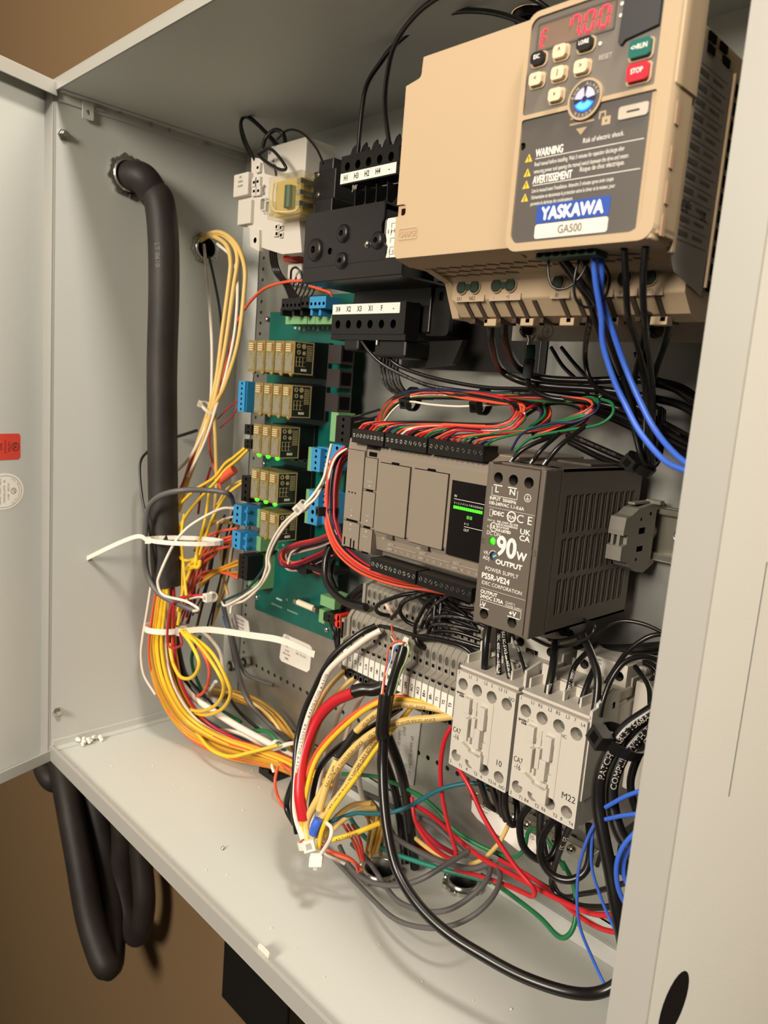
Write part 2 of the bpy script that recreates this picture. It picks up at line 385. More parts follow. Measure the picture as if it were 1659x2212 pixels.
# ================= mounting plate =================
MP = Thing('mounting_plate', 'large bare metal mounting plate with rows of holes screwed inside the cabinet', 'plate', (-440, 480, -368))
PY = 480.0; x0, x1, z0, z1 = -699, -128, -367, 208
mb = MB()
hl = [circ(-690, z0+14+11.2*i, 1.9, 8) for i in range(44)]
hb = [circ(x0+24+11.4*i, -316, 2.3, 8) for i in range(46)]
mb.front([(x0,z0+6),(x0+6,z0),(x1,z0),(x1,z1),(x0,z1)], hl+hb+[circ(-205,-150,3,10)], PY, PY+2, GALV); MP.part('plate', mb)
mb = MB(); mb.box(x0, x0+1.5, PY, PY+12, z0, z1, GALV); mb.box(x0, x1, PY, PY+12, z0, z0+1.5, GALV); mb.box(x0,x1,PY,PY+12,z1-1.5,z1,GALV); MP.part('plate_edge', mb)
for (px, py) in ((492,1440), (522,1432)):
    p = P(px, py, 470); mb = MB(); mb.cyl(p, Y_, 3.2, 28, CHROME, 12); mb.lathe(p+Y_*3, Y_, [(6.5,0),(6.5,5),(0,5)], CHROME, 6, False); MP.part('mounting_stud', mb)
# ================= wall outside: hanging hoses and rack post =================
def spline(pts, n=10):
    out = []; p = [Vector(q) for q in pts]
    if len(p) == 2: return [p[0].lerp(p[1], i/n) for i in range(n+1)]
    q = [p[0]*2-p[1]]+p+[p[-1]*2-p[-2]]
    for i in range(1, len(q)-2):
        a, b, c, d = q[i-1:i+3]
        for k in range(n):
            t = k/n; out.append(.5*((2*b)+(c-a)*t+(2*a-5*b+4*c-d)*t*t+(3*b-a-3*c+d)*t**3))
    out.append(p[-1]); return out
def hose(pts, r, label, name='rubber_hose', m=None, cat='hose'):
    path = spline(pts, 12); mb = MB(); mb.tube(path, r, m or RUBBER, 20)
    return solo(name, mb, label, cat, pts[0])
hose([P(110,1540,440), P(142,1700,425), P(170,1850,418), P(196,1990,414), P(234,2086,418), P(240,1980,450), P(222,1850,458), P(200,1700,462), P(190,1560,466)], 19, 'long black foam-covered hose looping lowest under the left corner of the cabinet')
hose([P(240,1600,480), P(262,1780,476), P(262,1900,474), P(272,1985,468), P(298,2020,462), P(312,1950,462), P(304,1840,466), P(298,1700,474)], 15, 'thinner black foam-covered hose loop hanging beside the lowest loop under the cabinet')
hose([P(108,1600,420), P(95,1650,415), P(112,1685,418), P(140,1690,440)], 16, 'short stub of black hose poking out left of the hanging loops')
mb = MB(); q = P(485, 2035, 478); x0, x1 = q.x, q.x+130
mb.front(rect(x0, x1, -760, FZ-14), [circ(x0+22+44*(i % 3), FZ-36-22*i, 2.4, 8) for i in range(8)]+[rect(x0+60, x0+66, FZ-70, FZ-55)], 478, 480, BLKM)
mb.box(x0, x0+2, 478, 505, -760, FZ-14, BLKM); mb.box(x1-2, x1, 478, 505, -760, FZ-14, BLKM)
solo('rack_post', mb, 'black perforated metal upright standing below the cabinet against the wall', 'post', (x0, 490, -760), bevel=.6)
# ================= DIN rails =================
def din_rail(name, x0, x1, zc, label, screws):
    T = Thing(name, label, 'rail', (x0, 472, zc)); mb = MB(); h = 17.5; i = 13.5
    slots = []
    for k in range(int((x1-x0-30)/36)): slots.append(rrect(x0+14+36*k, x0+30+36*k, zc-3.2, zc+3.2, 3.1))
    mb.front(rect(x0, x1, zc-i, zc+i), slots, 478, 479.4, GALV2m)
    for s in (-1, 1):
        mb.box(x0, x1, 472.6, 479, zc+s*i-.7, zc+s*i+.7, GALV2m)
        mb.box(x0, x1, 471.6, 472.8, min(zc+s*i,zc+s*h), max(zc+s*i,zc+s*h), GALV2m)
        mb.tube([(x0,472.4,zc+s*h),(x1,472.4,zc+s*h)], 1.1, GALV2m, 8)
    T.part('rail', mb)
    for sx in screws:
        mb = MB(); mb.lathe((sx,478,zc), -Y_, [(6,0),(6,1),(4.6,1.2),(4.4,3),(3,4),(0,4.3)], CHROME, 20); 
        for d in (X_, Z_): mb.obox((sx,473.8,zc), (d+(Z_ if d is X_ else -X_)).normalized()*2.3, Y_*.5, (d-(Z_ if d is X_ else -X_)).normalized()*.45, HOLE)
        T.part('rail_screw', mb)
    return T
GALV2m = mat('din_rail_zinc', (176,172,158), .3, .9, bump=.05)
din_rail('din_rail', -440, -150, -78, 'zinc rail behind the power supply and controller, its bare end showing a screw', [-227])
din_rail('din_rail', -462, -150, -205, 'zinc rail carrying the terminal blocks and contactors', [-456])
# ================= end clamp on the upper rail =================
T = Thing('rail_end_clamp', 'small grey plastic end clamp on the rail right of the power supply', 'clamp', (-224, 472, -78))
mb = MB(); g = mat('clamp_grey', (122,118,110), .5, 0, .35)
cs = lambda L: [(478-(478-y)*1.36, z) for y, z in L]
prof = cs([(478,-58),(464,-58),(452,-60),(446,-64),(441,-65),(440,-73),(440,-76),(444,-76),(444,-82),(440,-83),(440,-92),(447,-94),(449,-97),(456,-101),(464,-103),(474,-98),(474,-95),(470,-95),(470,-62),(478,-62)])
hol = [rect(446,454,-76.5,-72.5), rect(446,454,-88,-84.5), circ(447,-67,1.1,8), circ(447,-93,1.1,8), circ(459,-64,1.3,8)]
mb.sidep(prof, hol, -218, -228.4, g, HOLE); T.part('body', mb)
mb = MB(); mb.box(-226.5, -224.5, 427, 434, -83, -76, g); mb.box(-222.5, -220.5, 427, 434, -83, -76, g); mb.box(-228, -218.4, 434, 435, -83, -76, HOLE); T.part('wedge', mb)
mb = MB(); mb.box(-226, -221, 442, 468, -58, -56.5, g); mb.box(-224, -214, 462, 468, -58, -55.5, g); T.part('lever', mb, .3)
# ================= power supply =================
psx0, psx1, psy0, psy1, psz0, psz1 = -269, -229, 351, 463, -132.5, -35.5
T = Thing('power_supply', 'tall dark grey power supply lettered 90W OUTPUT with a lit green lamp', 'power supply', (-249, 470, psz0))
holes = [circ(psx0+4.6+8.6*i+.8, -43.5, 2.9, 20) for i in range(3)]+[circ(psx0+8, -123, 2.9, 20), circ(psx0+25, -122.5, 2.9, 20)]
holes = [circ(psx0+8.5+10.6*i, -44, 3.2, 20) for i in range(3)]+[circ(psx0+8.2, -125.6, 3.2, 20), circ(psx0+28.5, -125.2, 3.2, 20)]
ledh = [circ(psx0+8.5, -81.3, 2.5, 18), circ(psx0+10.5, -90, 2.5, 18)]
mb = MB(); mb.front(rrect(psx0+3.6, psx1-3.6, psz0+1, psz1-1, .6), holes+ledh, psy0, psy0+9, PSUM, GRYD); T.part('front_panel', mb)
mb = MB(); mb.front(rect(psx0+3.7, psx1-3.7, psz0+1.1, psz1-1.1), [], psy0+6, psy0+8, HOLE); T.part('terminal_recess', mb)
mb = MB()
for s in (0, 1):
    xa, xb = (psx0, psx0+3.5) if s == 0 else (psx1-3.5, psx1)
    mb.box(xa, xb, psy0+.2, psy0+17, psz0, psz1, PSUM)
T.part('front_frame', mb, .9)
mb = MB(); mb.box(psx0, psx1, psy0+9, psy0+17, psz1-1.2, psz1, PSUM); mb.box(psx0, psx1, psy0+9, psy0+17, psz0, psz0+1.2, PSUM); T.part('cover_edge', mb, .4)
# ventilated right side: three rows of slanted louvres
mb = MB(); slots = []
rows = [(-123, -100), (-98.6, -75.4), (-74, -50)]
for (za, zb_) in rows:
    for k in range(12):
        ya = psy0+24+k*6.9; slots.append([(ya, za+1), (ya+5.0, za+2.0), (ya+5.0, zb_), (ya, zb_-1)])
mb.sidep(rect(psy0+17.2, psy1, psz0, psz1), slots, psx1, psx1-1.6, PSUM, PSUM)
mb.box(psx0, psx0+1.5, psy0+17.2, psy1, psz0, psz1, PSUM); mb.box(psx0+1.5, psx1-1.6, psy1-2, psy1, psz0, psz1, PSUM)
T.part('side_shell', mb)
mb = MB()
for (za, zb_) in rows:
    for k in range(12):
        ya = psy0+24+k*6.9; mb.obox((psx1-1.6, ya+2.2, (za+zb_)/2), V(1.2,1.5,0), V(-.25,.3,0), Z_*(zb_-za)/2, PSUM)
mb.box(psx1-4.2, psx1-3.4, psy0+18, psy1-3, psz0+2, psz1-2, GRYD); T.part('louvres', mb, kind='stuff')
mb = MB(); tops = [rect(psx0+5+11*i, psx0+13+11*i, psy0+19, psy0+27) for i in range(3)]
mb.top(rect(psx0, psx1, psy0+17.2, psy1), tops, psz1, psz1-1.5, PSUM, HOLE); mb.box(psx0+8, psx1-8, psy0+60, psy0+104, psz1, psz1+1.6, GRYD); T.part('top_shell', mb, .3)
mb = MB(); mb.top(rect(psx0, psx1, psy0+17.2, psy1), [rect(psx0+6+6*i, psx0+9+6*i, psy0+40, psy1-14) for i in range(5)], psz0, psz0+1.5, PSUM, HOLE); T.part('bottom_shell', mb, .3)
mb = MB(); mb.lathe((psx0+8.5, psy0+4.5, -81.3), -Y_, [(2.3,0),(2.3,2.4),(1.6,3.8),(0,4.3)], LEDG, 18); T.part('lamp', mb, label='lit green lamp')
mb = MB(); mb.cyl((psx0+10.5, psy0+3, -90), -Y_, 2.0, 1.6, mat('trimmer_blue', (40,110,170), .4), 18); mb.obox((psx0+10.9, psy0+1.2, -89.9), V(1.1,0,.7), V(-.25,0,.4), Y_*.3, mat('trimmer_yellow', (220,190,60), .4)); mb.front(circ(psx0+10.5,-90,2.5,18), [circ(psx0+10.5,-90,1.9,18)], psy0+2, psy0+3, INKG); T.part('trimmer', mb, label='blue adjustment dial')
for x in (psx0+2.4, psx1-2):
    mb = MB(); mb.front(rect(x-1.2,x+1.2,-84,-80.8), [rect(x-.8,x+.8,-83.5,-81.3)], psy0-.1, psy0+.3, GRYD); T.part('catch', mb)
mb = MB(); yy = psy0-.02
zr = lambda z: z if z > -60 else -60+(z+60)*1.09
def pt(t, x, z, s, al='l', sx=.82, bold=0): mb.text(t, (psx0+x-(.6 if al=='l' else 0), yy, zr(z)), s*1.14, WHT, align=al, sx=sx*1.22, bold=bold)
def ln(xa, za, xb, zb_, t=.3):
    a = V(psx0+xa, yy-.1, zr(za)); b = V(psx0+xb, yy-.1, zr(zb_)); d = (b-a); n = V(-d.z,0,d.x).normalized()*t/2
    mb.add([a-n, b-n, b+n, a+n], [(0,1,2,3)], WHT)
pt('L', 8.6, -52.4, 3, 'c', 1, .1); pt('N', 19.4, -52.4, 3, 'c', 1, .1)
ln(5.8,-48.4,12,-48.4,.6); ln(16,-48.4,22.2,-48.4,.6); ln(5,-49.5,5,-54.6); ln(5,-54.6,23,-54.6); ln(23,-54.6,23,-49.5)
mb.front(circ(30,-0,0.001,3), [], yy, yy, WHT) if False else None
mb.plate(circ(psx0+30,-52.5,2.3,20), [circ(psx0+30,-52.5,1.95,20)], (0,yy-.1,0), X_, Z_, (0,0,0), WHT)
ln(30,-50.8,30,-53); ln(28.8,-53,31.2,-53); ln(29.3,-53.6,30.7,-53.6)
pt('INPUT  50/60Hz', 4.6, -57.2, 1.75, bold=.06); pt('100-240VAC 1.1-0.6A', 4.6, -60, 1.75, bold=.06)
ln(4,-61.4,36,-61.4,.15)
pt('IDEC', 7.9, -65.2, 2.1, sx=.92, bold=.12); ln(5,-62.6,5,-66.2,.25); ln(5,-66.2,7,-66.2,.25); ln(7,-66.2,7,-62.6,.25); ln(7,-62.6,5,-62.6,.25)
mb.plate(circ(psx0+20.5,-64.8,3.4,8), [circ(psx0+20.5,-64.8,2.6,8)], (0,yy-.1,0), X_, Z_, (0,0,0), WHT); pt('TUV', 20.5,-65.6,1.6,'c',.8,.1)
pt('C E', 29.5, -66.6, 4.2, 'c', .9); pt('UK', 31,-72.2,2.7,'c',1,.1); pt('CA', 31,-75.6,2.7,'c',1,.1)
pt('E467154', 4.6,-69,1.0); pt('IND. CONT. EQ. FOR', 11.5,-68.8,1.0,bold=.05); pt('USE IN HAZARDOUS', 11.5,-70.2,1.0,bold=.05); pt('LOCATIONS', 11.5,-71.6,1.0,bold=.05); pt('US LISTED', 12,-73.6,1.4,bold=.1)
mb.plate(circ(psx0+8.8,-72.9,2.8,20), [circ(psx0+8.8,-72.9,2.35,20)], (0,yy-.1,0), X_, Z_, (0,0,0), WHT); pt('UL',8.8,-72.7,2.0,'c',.8,.1); pt('c',4.8,-72.6,1.6)
pt('DC ON', 5, -76.4, 2.1, sx=.75); pt('90', 13.2, -86, 10.2, sx=.72, bold=.5); pt('W', 27.4, -86, 4.2, sx=.8, bold=.25); pt('OUTPUT', 13.5, -91, 2.5, sx=.98, bold=.18)
pt('VR.', 3.9,-87.4,1.9, sx=.8); pt('ADJ', 3.9,-90.2,1.9, sx=.8)
for k in range(4):
    a = math.radians(60+k*28); ln(10.5+3.1*math.cos(a), -87.5+3.1*math.sin(a), 10.5+3.1*math.cos(a+.4), -87.5+3.1*math.sin(a+.4), .35)
pt('POWER SUPPLY', 6.5,-96,2.2, sx=.8); pt('PS5R-VE24', 4.6,-100.6,3.0,sx=.78,bold=.16); pt('IDEC CORPORATION', 5,-104,2.0, sx=.78)
ln(4,-106,36,-106,.15); pt('OUTPUT', 4.8,-109,1.9,sx=.85,bold=.1); pt('24VDC 3.75A', 4.8,-111.6,1.9,sx=.8,bold=.1); pt('CLASS 2', 23.4,-110.6,1.2,sx=.8); pt('POWER SUPPLY', 23.4,-112.3,1.2,sx=.72)
ln(4.8,-112.6,34,-112.6,.25); ln(4.8,-112.6,4.8,-116.8,.25); ln(34,-112.6,34,-116.8,.25); ln(5.2,-117,11.4,-117,.5); ln(25,-117,33.5,-117,.5)
pt('-V', 5.6,-116.4,2.7,bold=.14); pt('+V', 26.6,-116.4,2.7,bold=.14)
T.part('lettering', mb, label='white printed markings')
# ================= controller =================
cx0, cx1, cz0, cz1, cy = -424, -277, -122, -31, 380
T = Thing('programmable_controller', 'wide grey-brown controller with blank covers and a dark lamp window', 'controller', (-350, 472, cz0))
mb = MB(); mb.box(cx0+1, cx1, cy+12, 470, cz0+3, cz1-3, GRYP); T.part('rear_body', mb, .8)
# stepped front, as a section swept along x
def sweep(prof, xa, xb, m, mb):      # prof in (y,z)
    n = len(prof); mb.sidep(prof, [], xb, xa, m); return mb
xr0 = cx0+34
mb = MB(); sweep([(cy+12,cz0+4),(cy+12,cz1-4),(cy+2,cz1-9),(cy,cz1-15),(cy,cz0+22),(cy+3,cz0+16),(cy+5,cz0+6)], xr0, cx1, GRYP, mb); T.part('main_housing', mb, .5)
mb = MB(); sweep([(cy+12,cz0),(cy+12,cz1-2),(cy+1.5,cz1-6),(cy+.5,cz1-14),(cy+.5,cz0+2)], cx0, xr0-14.4, GRYP, mb); T.part('left_housing', mb, .6)
mb = MB(); sweep([(cy+12,cz0),(cy+12,cz1-13),(cy+.5,cz1-19),(cy+.5,cz0+2)], xr0-14, xr0-.3, GRYP, mb); T.part('left_housing', mb, .5)
mb = MB(); mb.box(xr0-14, cx1, cy+1, cy+12, cz1-19, cz1-12, GRYP); T.part('shoulder', mb, .4)
def cover(xa, xb, za, zb_, nt=True):
    mb = MB(); mb.front(rrect(xa,xb,za,zb_,.4), [], cy-1.2, cy+1, GRYP); o = T.part('slot_cover', mb, .25)
    mb = MB(); mb.front(rect(xa-.5,xb+.5,za-.5,zb_+.5), [], cy-.15, cy+.5, HOLE); T.part('cover_seam', mb, parent=o)
    if nt:
        mb = MB(); xm = (xa+xb)/2; mb.box(xm-3.2,xm+3.2,cy-1.3,cy,zb_+.2,zb_+1.8,HOLE); mb.box(xm-3.2,xm+3.2,cy-1.0,cy,za-3.4,za-.2,GRYD); T.part('notch', mb, parent=o)
zc0, zc1 = cz0+26, cz1-18
cover(xr0+3, xr0+33, cz0+21, cz1-20); cover(xr0+37, xr0+68, cz0+20, cz1-20)
# left little doors
def door_(xa, xb, za, zb_):
    mb = MB(); mb.front(rrect(xa,xb,za,zb_,.3), [], cy-.2, cy+.4, GRYP); o = T.part('port_cover', mb, .2)
    mb = MB(); mb.front(rect(xa-.35,xb+.35,za-.35,zb_+.35), [], cy+.38, cy+.5, HOLE); mb.box(xa+3,xb-3,cy-.3,cy+.2,za-1.4,za-.2,HOLE); T.part('cover_gap', mb, parent=o)
door_(cx0+1, cx0+19, -98+.5, -45); door_(cx0+1, cx0+19, cz0+3, -99.5)
door_(xr0-13.6, xr0-.8, -72, -49); door_(xr0-13.6, xr0-.8, -99.5, -73.8); door_(xr0-13.6, xr0-.8, cz0+3, -101.5)
mb = MB(); mb.box(xr0-10.5, xr0-3, cy+.1, cy+1.2, -47.6, -44.6, HOLE); mb.box(cx0+3, cx0+4.4, cy-.3, cy+.3,-118,-112,HOLE); mb.box(cx0+10,cx0+11.4,cy-.3,cy+.3,-119,-112,HOLE); mb.box(cx0+13.5,cx0+15,cy-.3,cy+.3,-119,-113,HOLE)
for k in range(3): mb.box(cx0+4.2+3.4*k, cx0+5.8+3.4*k, cy-.3, cy+.2, -77.6, -76.6, HOLE)
T.part('vent_notches', mb, kind='stuff')
# lamp window
wx = xr0+71.5
mb = MB(); mb.front(rect(wx, cx1, cz0+18, cz1-23), [], cy-.6, cy+1, mat('dark_window', (24,22,22), .18, 0, .5)); win = T.part('lamp_window', mb, label='dark lamp window')
mb = MB(); n = 11
for k in range(14): mb.box(wx+3.2+1.75*k, wx+4.4+1.75*k, cy-.8, cy-.5, -72.4, -70.5, LEDG)
T.part('status_lamps', mb, parent=win, label='row of lit green lamps')
mb = MB(); mb.box(wx+15, wx+17, cy-.8, cy-.5, -77.6, -75.4, mat('green_led_dim', (70,150,50), .5, emit=.35)); mb.box(wx+17.5, wx+19.5, cy-.8, cy-.5, -77.6, -75.4, mat('green_led_dim', (70,150,50), .5)); T.part('status_lamps', mb, parent=win, label='two dim green lamps')
mb = MB()
def ct(t, x, z, s, al='l', m=WHT, y=cy-.62, u=X_): mb.text(t, (x, y, z), s, m, align=al, sx=.9)
ct('IN', wx+3.2, -64.8, 1.7); mb.front(rect(wx+3,cx1-1,-66.2,-65.9), [], cy-.7, cy-.65, WHT)
for k, t in enumerate('0 1 2 3 4 5 6 7 10 11 12 13 14 15'.split()): ct(t, wx+3.9+1.75*k, -69.2, 1.3, 'c')
ct('0 1 2', wx+13.5, -81.6, 1.4); mb.front(rect(wx+13.5,cx1-2,-83,-82.7), [], cy-.7, cy-.65, WHT); ct('OUT', wx+13.5, -85.8, 1.7)
ct('IDEC', cx0+6, cz1-8.6, 1.8, y=cy+.8)
LG = mat('pale_grey_print', (196,190,180), .6)
def tri(x, z, s, up=1):
    mb.add([(x-s,cy-.5,z),(x+s,cy-.5,z),(x,cy-.5,z+up*s*1.5)], [(0,1,2)], LG)
xd = xr0-7; ct('Analog IN', xd, -66.6, 1.2, 'c', LG, cy-.4); tri(xd,-70,1); ct('Serial', xd, -92.2, 1.2, 'c', LG, cy-.4); tri(xd,-96,1); tri(xd,-103,1,-1); ct('Ethernet', xd,-108,1.2,'c',LG,cy-.4)
ct('SD', cx0+9.5,-91,1.2,'c',LG,cy-.4); tri(cx0+9.5,-95,1); tri(cx0+9.5,-101,1,-1); ct('USB',cx0+9.5,-105.6,1.2,'c',LG,cy-.4)
ct('Slot 1', xr0+10, cz0+16.4, 1.4, 'l', LG, cy-.2); ct('Slot 2', xr0+45, cz0+16.2, 1.4, 'l', LG, cy-.2)
lab_t = 'DC DC COM 0 1 2 3 4 5 6 7 10 11 12 13 14 15 16 17 20 21 22 23'.split()
for k, t in enumerate(lab_t): ct(t, xr0+6+4.35*k, cz1-11.2, 1.35, 'c', LG, cy+.9)
for a, b in ((14,50),(54,92),(95,108)): mb.front(rect(xr0+a,xr0+b,cz1-12.6,cz1-12.4), [], cy+.9, cy+.95, LG)
for k, t in enumerate('COM0 0 1 2 3 COM1 4 5 6 7 COM2 10 11 12 13'.split()): ct(t, xr0+17+6.2*k, cz0+9.2, 1.35, 'c', LG, cy+1.2)
for k in range(3): ct('Ry.OUT', xr0+16+31*k, cz0+13.2, 1.2, 'l', LG, cy+.9); mb.front(rect(xr0+15+31*k,xr0+43+31*k,cz0+12.3,cz0+12.5), [], cy+1, cy+1.05, LG)
T.part('lettering', mb, label='pale printed markings')
def tstrip(x0, x1, z0, z1, y0, n, par, sz=1.75):
    mb = MB(); p = (x1-x0)/n
    mb.front(rect(x0, x1, z0, z1), [circ(x0+p*(i+.5), (z0+z1)/2+.4, sz, 12) for i in range(n)], y0, y0+1.5, BLK, HOLE); mb.box(x0, x1, y0+1.5, y0+15, z0, z1, BLK)
    o = T.part('terminal_strip', mb, label='black screw terminal strip')
    for i in range(n):
        mb = MB(); c = (x0+p*(i+.5), y0+1.5, (z0+z1)/2+.4); mb.cyl(c, -Y_, sz*.92, 1.3, CHROME, 12)
        a = random.uniform(-1.2, 1.2); d = V(math.cos(a),0,math.sin(a)); mb.obox(V(c[0],y0+.15,c[2]), d*sz*.8, V(-d.z,0,d.x)*sz*.14, Y_*.12, HOLE)
        T.part('terminal_screw', mb, parent=o)
    return o
SX = []
for (xa, xb, n) in ((cx0+9,cx0+42.5,9), (cx0+44,cx0+84,9), (cx0+85.5,cx0+132,10)):
    tstrip(xa, xb, cz1-8, cz1+2, cy-5, n, T, 1.62)
    SX += [xa+(xb-xa)/n*(i+.5) for i in range(n)]
for (xa, xb, n) in ((xr0+9,xr0+54,10), (xr0+56,xr0+103,10)):
    tstrip(xa, xb, cz0-6.5, cz0+3, cy-9, n, T, 1.85)
# ================= contactors =================
def contactor(name, label, x0, texts, side):
    yf, z0, z1, w = 378.0, -245.0, -178.0, 47.5
    x1 = x0+w; T = Thing(name, label, 'contactor', (x0+w/2, 472, z0-6), 'grey block contactors on the lower rail')
    px = [x0+5.6+11.9*i for i in range(4)]
    ht = [circ(x, z1-8.4-.35*i, 4.0, 22) for i, x in enumerate(px)]
    hb = [circ(x, z0+8.2, 3.9, 22) for i, x in enumerate(px)]
    mb = MB(); mb.front(rrect(x0, x1, z0, z1, .8), ht+hb, yf, yf+7, BEIGE, BEIGE); T.part('front_cover', mb)
    for i, (hx, hz) in enumerate([(x, z1-8.4-.35*i) for i, x in enumerate(px)]+[(x, z0+8.2) for x in px]):
        mb = MB(); mb.cyl((hx, yf+7, hz), -Y_, 4.2, .3, mat('recess_grey', (92,88,82), .7), 20); mb.cyl((hx+1, yf+6.8, hz+.6), -Y_, 1.7, .3, HOLE, 10); T.part('terminal_opening', mb)
    mb = MB(); mb.box(x0, x1, yf+7, 444, z0-1, z1+1, BEIGE); T.part('body', mb, .5)
    # stepped top: shelf, dividing fins, rear coil block
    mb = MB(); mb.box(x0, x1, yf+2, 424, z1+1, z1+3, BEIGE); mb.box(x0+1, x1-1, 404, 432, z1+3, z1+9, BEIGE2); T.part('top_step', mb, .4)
    for i in range(4):
        fx = x0+1.0+11.6*i if i else x0
        mb = MB(); mb.box(fx, fx+1.4, yf+9, yf+24, z1+2, z1+9, BEIGE)
        mb.box(fx, fx+7.6, yf+22, yf+23.4, z1+2, z1+(9 if i else 16), BEIGE); T.part('divider_fin', mb, .25)
    mb = MB(); mb.sidep([(yf+3,z1+1),(yf+3,z1+6),(yf+9,z1+7),(yf+9,z1+9),(yf+26,z1+15),(yf+26,z1+13),(yf+34,z1+13),(yf+34,z1-50),(yf+3,z1-50)] if side else [(yf+8,z1+1),(yf+8,z1+13),(yf+23,z1+16),(yf+23,z1+1)], [rect(yf+26,yf+29,z1+2,z1+6)] if side else [], x1+.8, x1-1, BEIGE, HOLE); T.part('side_wing', mb, .3)
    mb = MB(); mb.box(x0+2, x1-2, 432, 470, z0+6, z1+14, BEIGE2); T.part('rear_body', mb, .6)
    mb = MB(); mb.front(rrect(x0+9, x1-3, z1+8, z1+23, .6), [circ(x0+15, z1+15, 3.2, 16), circ(x1-8, z1+15, 3.2, 16), rect(x0+20, x0+30, z1+8.8, z1+12.5)], 425, 433, BEIGE, GRYD); mb.box(x0+9, x1-3, 433, 448, z1+8, z1+23, BEIGE); coil = T.part('coil_block', mb, .3)
    mb = MB(); mb.cyl((x0+15,432.5,z1+15), -Y_, 3.1, 2, HOLE, 12); mb.cyl((x1-8,432.5,z1+15), -Y_, 3.1, 2, HOLE, 12)
    for k, t in enumerate(texts['coil']): mb.text(t, (x0+(13 if k < 2 else 11), 424.98, z1+20.3-2.1*k), 1.7, INK, align='l', sx=.85)
    T.part('coil_terminal', mb, parent=coil)
    # central actuator
    ax, az = x0+9.5, z0+14
    mb = MB(); mb.front(rrect(ax-1, ax+22.5, az-2, az+40, .6), [rect(ax+4.5, ax+19, az+12, az+31)], yf-.5, yf+.4, BEIGE, GRYD); mb.box(ax+4, ax+20, yf+2.6, yf+3, az+10, az+33, GRYD); fr = T.part('actuator_frame', mb)
    for b in ((ax+.5,ax+6,yf-4,yf+.4,az+28,az+38), (ax+13.5,ax+18.5,yf-4,yf+.4,az+21,az+36), (ax+7.6,ax+10,yf-1.4,yf+.4,az+27,az+37),
              (ax+4,ax+7,yf-5,yf+2.6,az+10,az+25), (ax+8,ax+11,yf-3,yf+2.6,az+13,az+26), (ax+12.5,ax+17,yf-5,yf+2.6,az+8,az+21), (ax+5,ax+8.5,yf-3,yf+2,az+8,az+12),
              (ax+13,ax+18,yf-3,yf+2,az+3.5,az+6)):
        mb = MB(); mb.box(*b, BEIGE); T.part('actuator_key', mb, .35, parent=fr)
    mb = MB(); mb.front([(ax-1,az+5),(ax+2,az+7.2),(ax+8,az+4.5),(ax+8.6,az+2.8),(ax+17,az+2.2),(ax+19,az+4.2),(ax+19,az-6.5),(ax+13,az-6.5),(ax+9.5,az-5),(ax+9.5,az-3),(ax-1,az-2)], [], yf-3.5, yf+.5, BEIGE); T.part('actuator_key', mb, .3, parent=fr)
    mb = MB(); yy = yf-.02
    def t(s, x, z, sz, m=INK, al='c', sx=.9, b=0): mb.text(s, (x0+x, yy, z), sz*1.2, m, align=al, sx=sx, bold=b)
    for (s, x, dz, ext) in texts['top']: t(s, x, z1-2.6-dz, 1.9)
    for (s, x, dz, ext) in texts['bot']: t(s, x, z0+1.6+dz, 1.9)
    t('sprecher +', 4.9, z1-15.6, 1.5, b=.07, sx=.68); t('schuh', 5.4, z1-17.3, 1.5, b=.07, sx=.68)
    t('CA7', 4.3, z0+24, 3.0, sx=.72); t('-16', 4.3, z0+19.4, 3.0, sx=.72); t(texts['no'], texts['nx'], z0+15.5, 3.4 if texts['no']=='10' else 3.6, al='r')
    if texts.get('nc'): t('NC', 10, z1-15, 1.9); t('NC', 33.5, z1-15, 1.9)
    mb.front(rect(x0+12.5,x0+13,z1-20,z1-15.5), [], yy-.1, yy-.05, INK); mb.front(rect(x0+12.5,x0+17,z1-15.8,z1-15.4), [], yy-.1, yy-.05, INK)
    T.part('lettering', mb, label='black printed markings')
    return T
contactor('contactor', 'grey contactor marked 10, the left one of the pair on the lower rail', -297.5,
  dict(top=[('1',1.6,0,0),('L1',11,0,0),('3',16.5,0,0),('L2',24,0,0),('5',28.8,0,0),('L3',35.6,0,0),('13',39.5,0,0),('NO',44.5,3.5,0)],
       bot=[('2',1.6,0,0),('T1',10,0,0),('4',15.6,0,0),('T2',23,0,0),('6',28,0,0),('T3',35,0,0),('14',38.6,0,0),('NO',44.5,0,0)],
       coil=['24V DC E','', 'A1      A2'], no='10', nx=42.5), False)
contactor('contactor', 'grey contactor marked M22, the right one of the pair on the lower rail', -247.5,
  dict(top=[('1',1.6,0,0),('L1',10,0,0),('R3',15.5,0,0),('L2',22.5,0,0),('R5',28,0,0),('L3',34.6,0,0),('7',39.5,0,0),('L4',45,1,0)],
       bot=[('2',1.6,0,0),('T1',9,0,0),('R4',13.5,0,0),('T2',21,0,0),('R6',26,0,0),('T3',34,0,0),('8',38.6,0,0),('T4',45,0,0)],
       coil=['200V 220V 208V','50Hz 60Hz 60Hz','A1      A2'], no='M22', nx=46, nc=1), True)
# base of a further device with a screw lug, right of the contactors
T = Thing('side_relay', 'light grey base with a screw lug behind the right contactor', 'relay base', (-180, 472, -215))
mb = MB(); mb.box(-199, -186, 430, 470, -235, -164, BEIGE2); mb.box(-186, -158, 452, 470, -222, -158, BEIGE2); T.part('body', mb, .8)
mb = MB(); mb.front(rrect(-178, -162, -172, -156, 3), [circ(-169.5, -163.5, 2.8, 16)], 449, 452, BEIGE, GRYD); mb.cyl((-169.5,452,-163.5), -Y_, 2.7, .5, HOLE, 12); T.part('screw_lug', mb)
mb = MB(); mb.box(-213, -206, 440, 448, -160, -157, BEIGE); mb.box(-203,-198,440,448,-162,-158,BEIGE); T.part('clip', mb, .3)
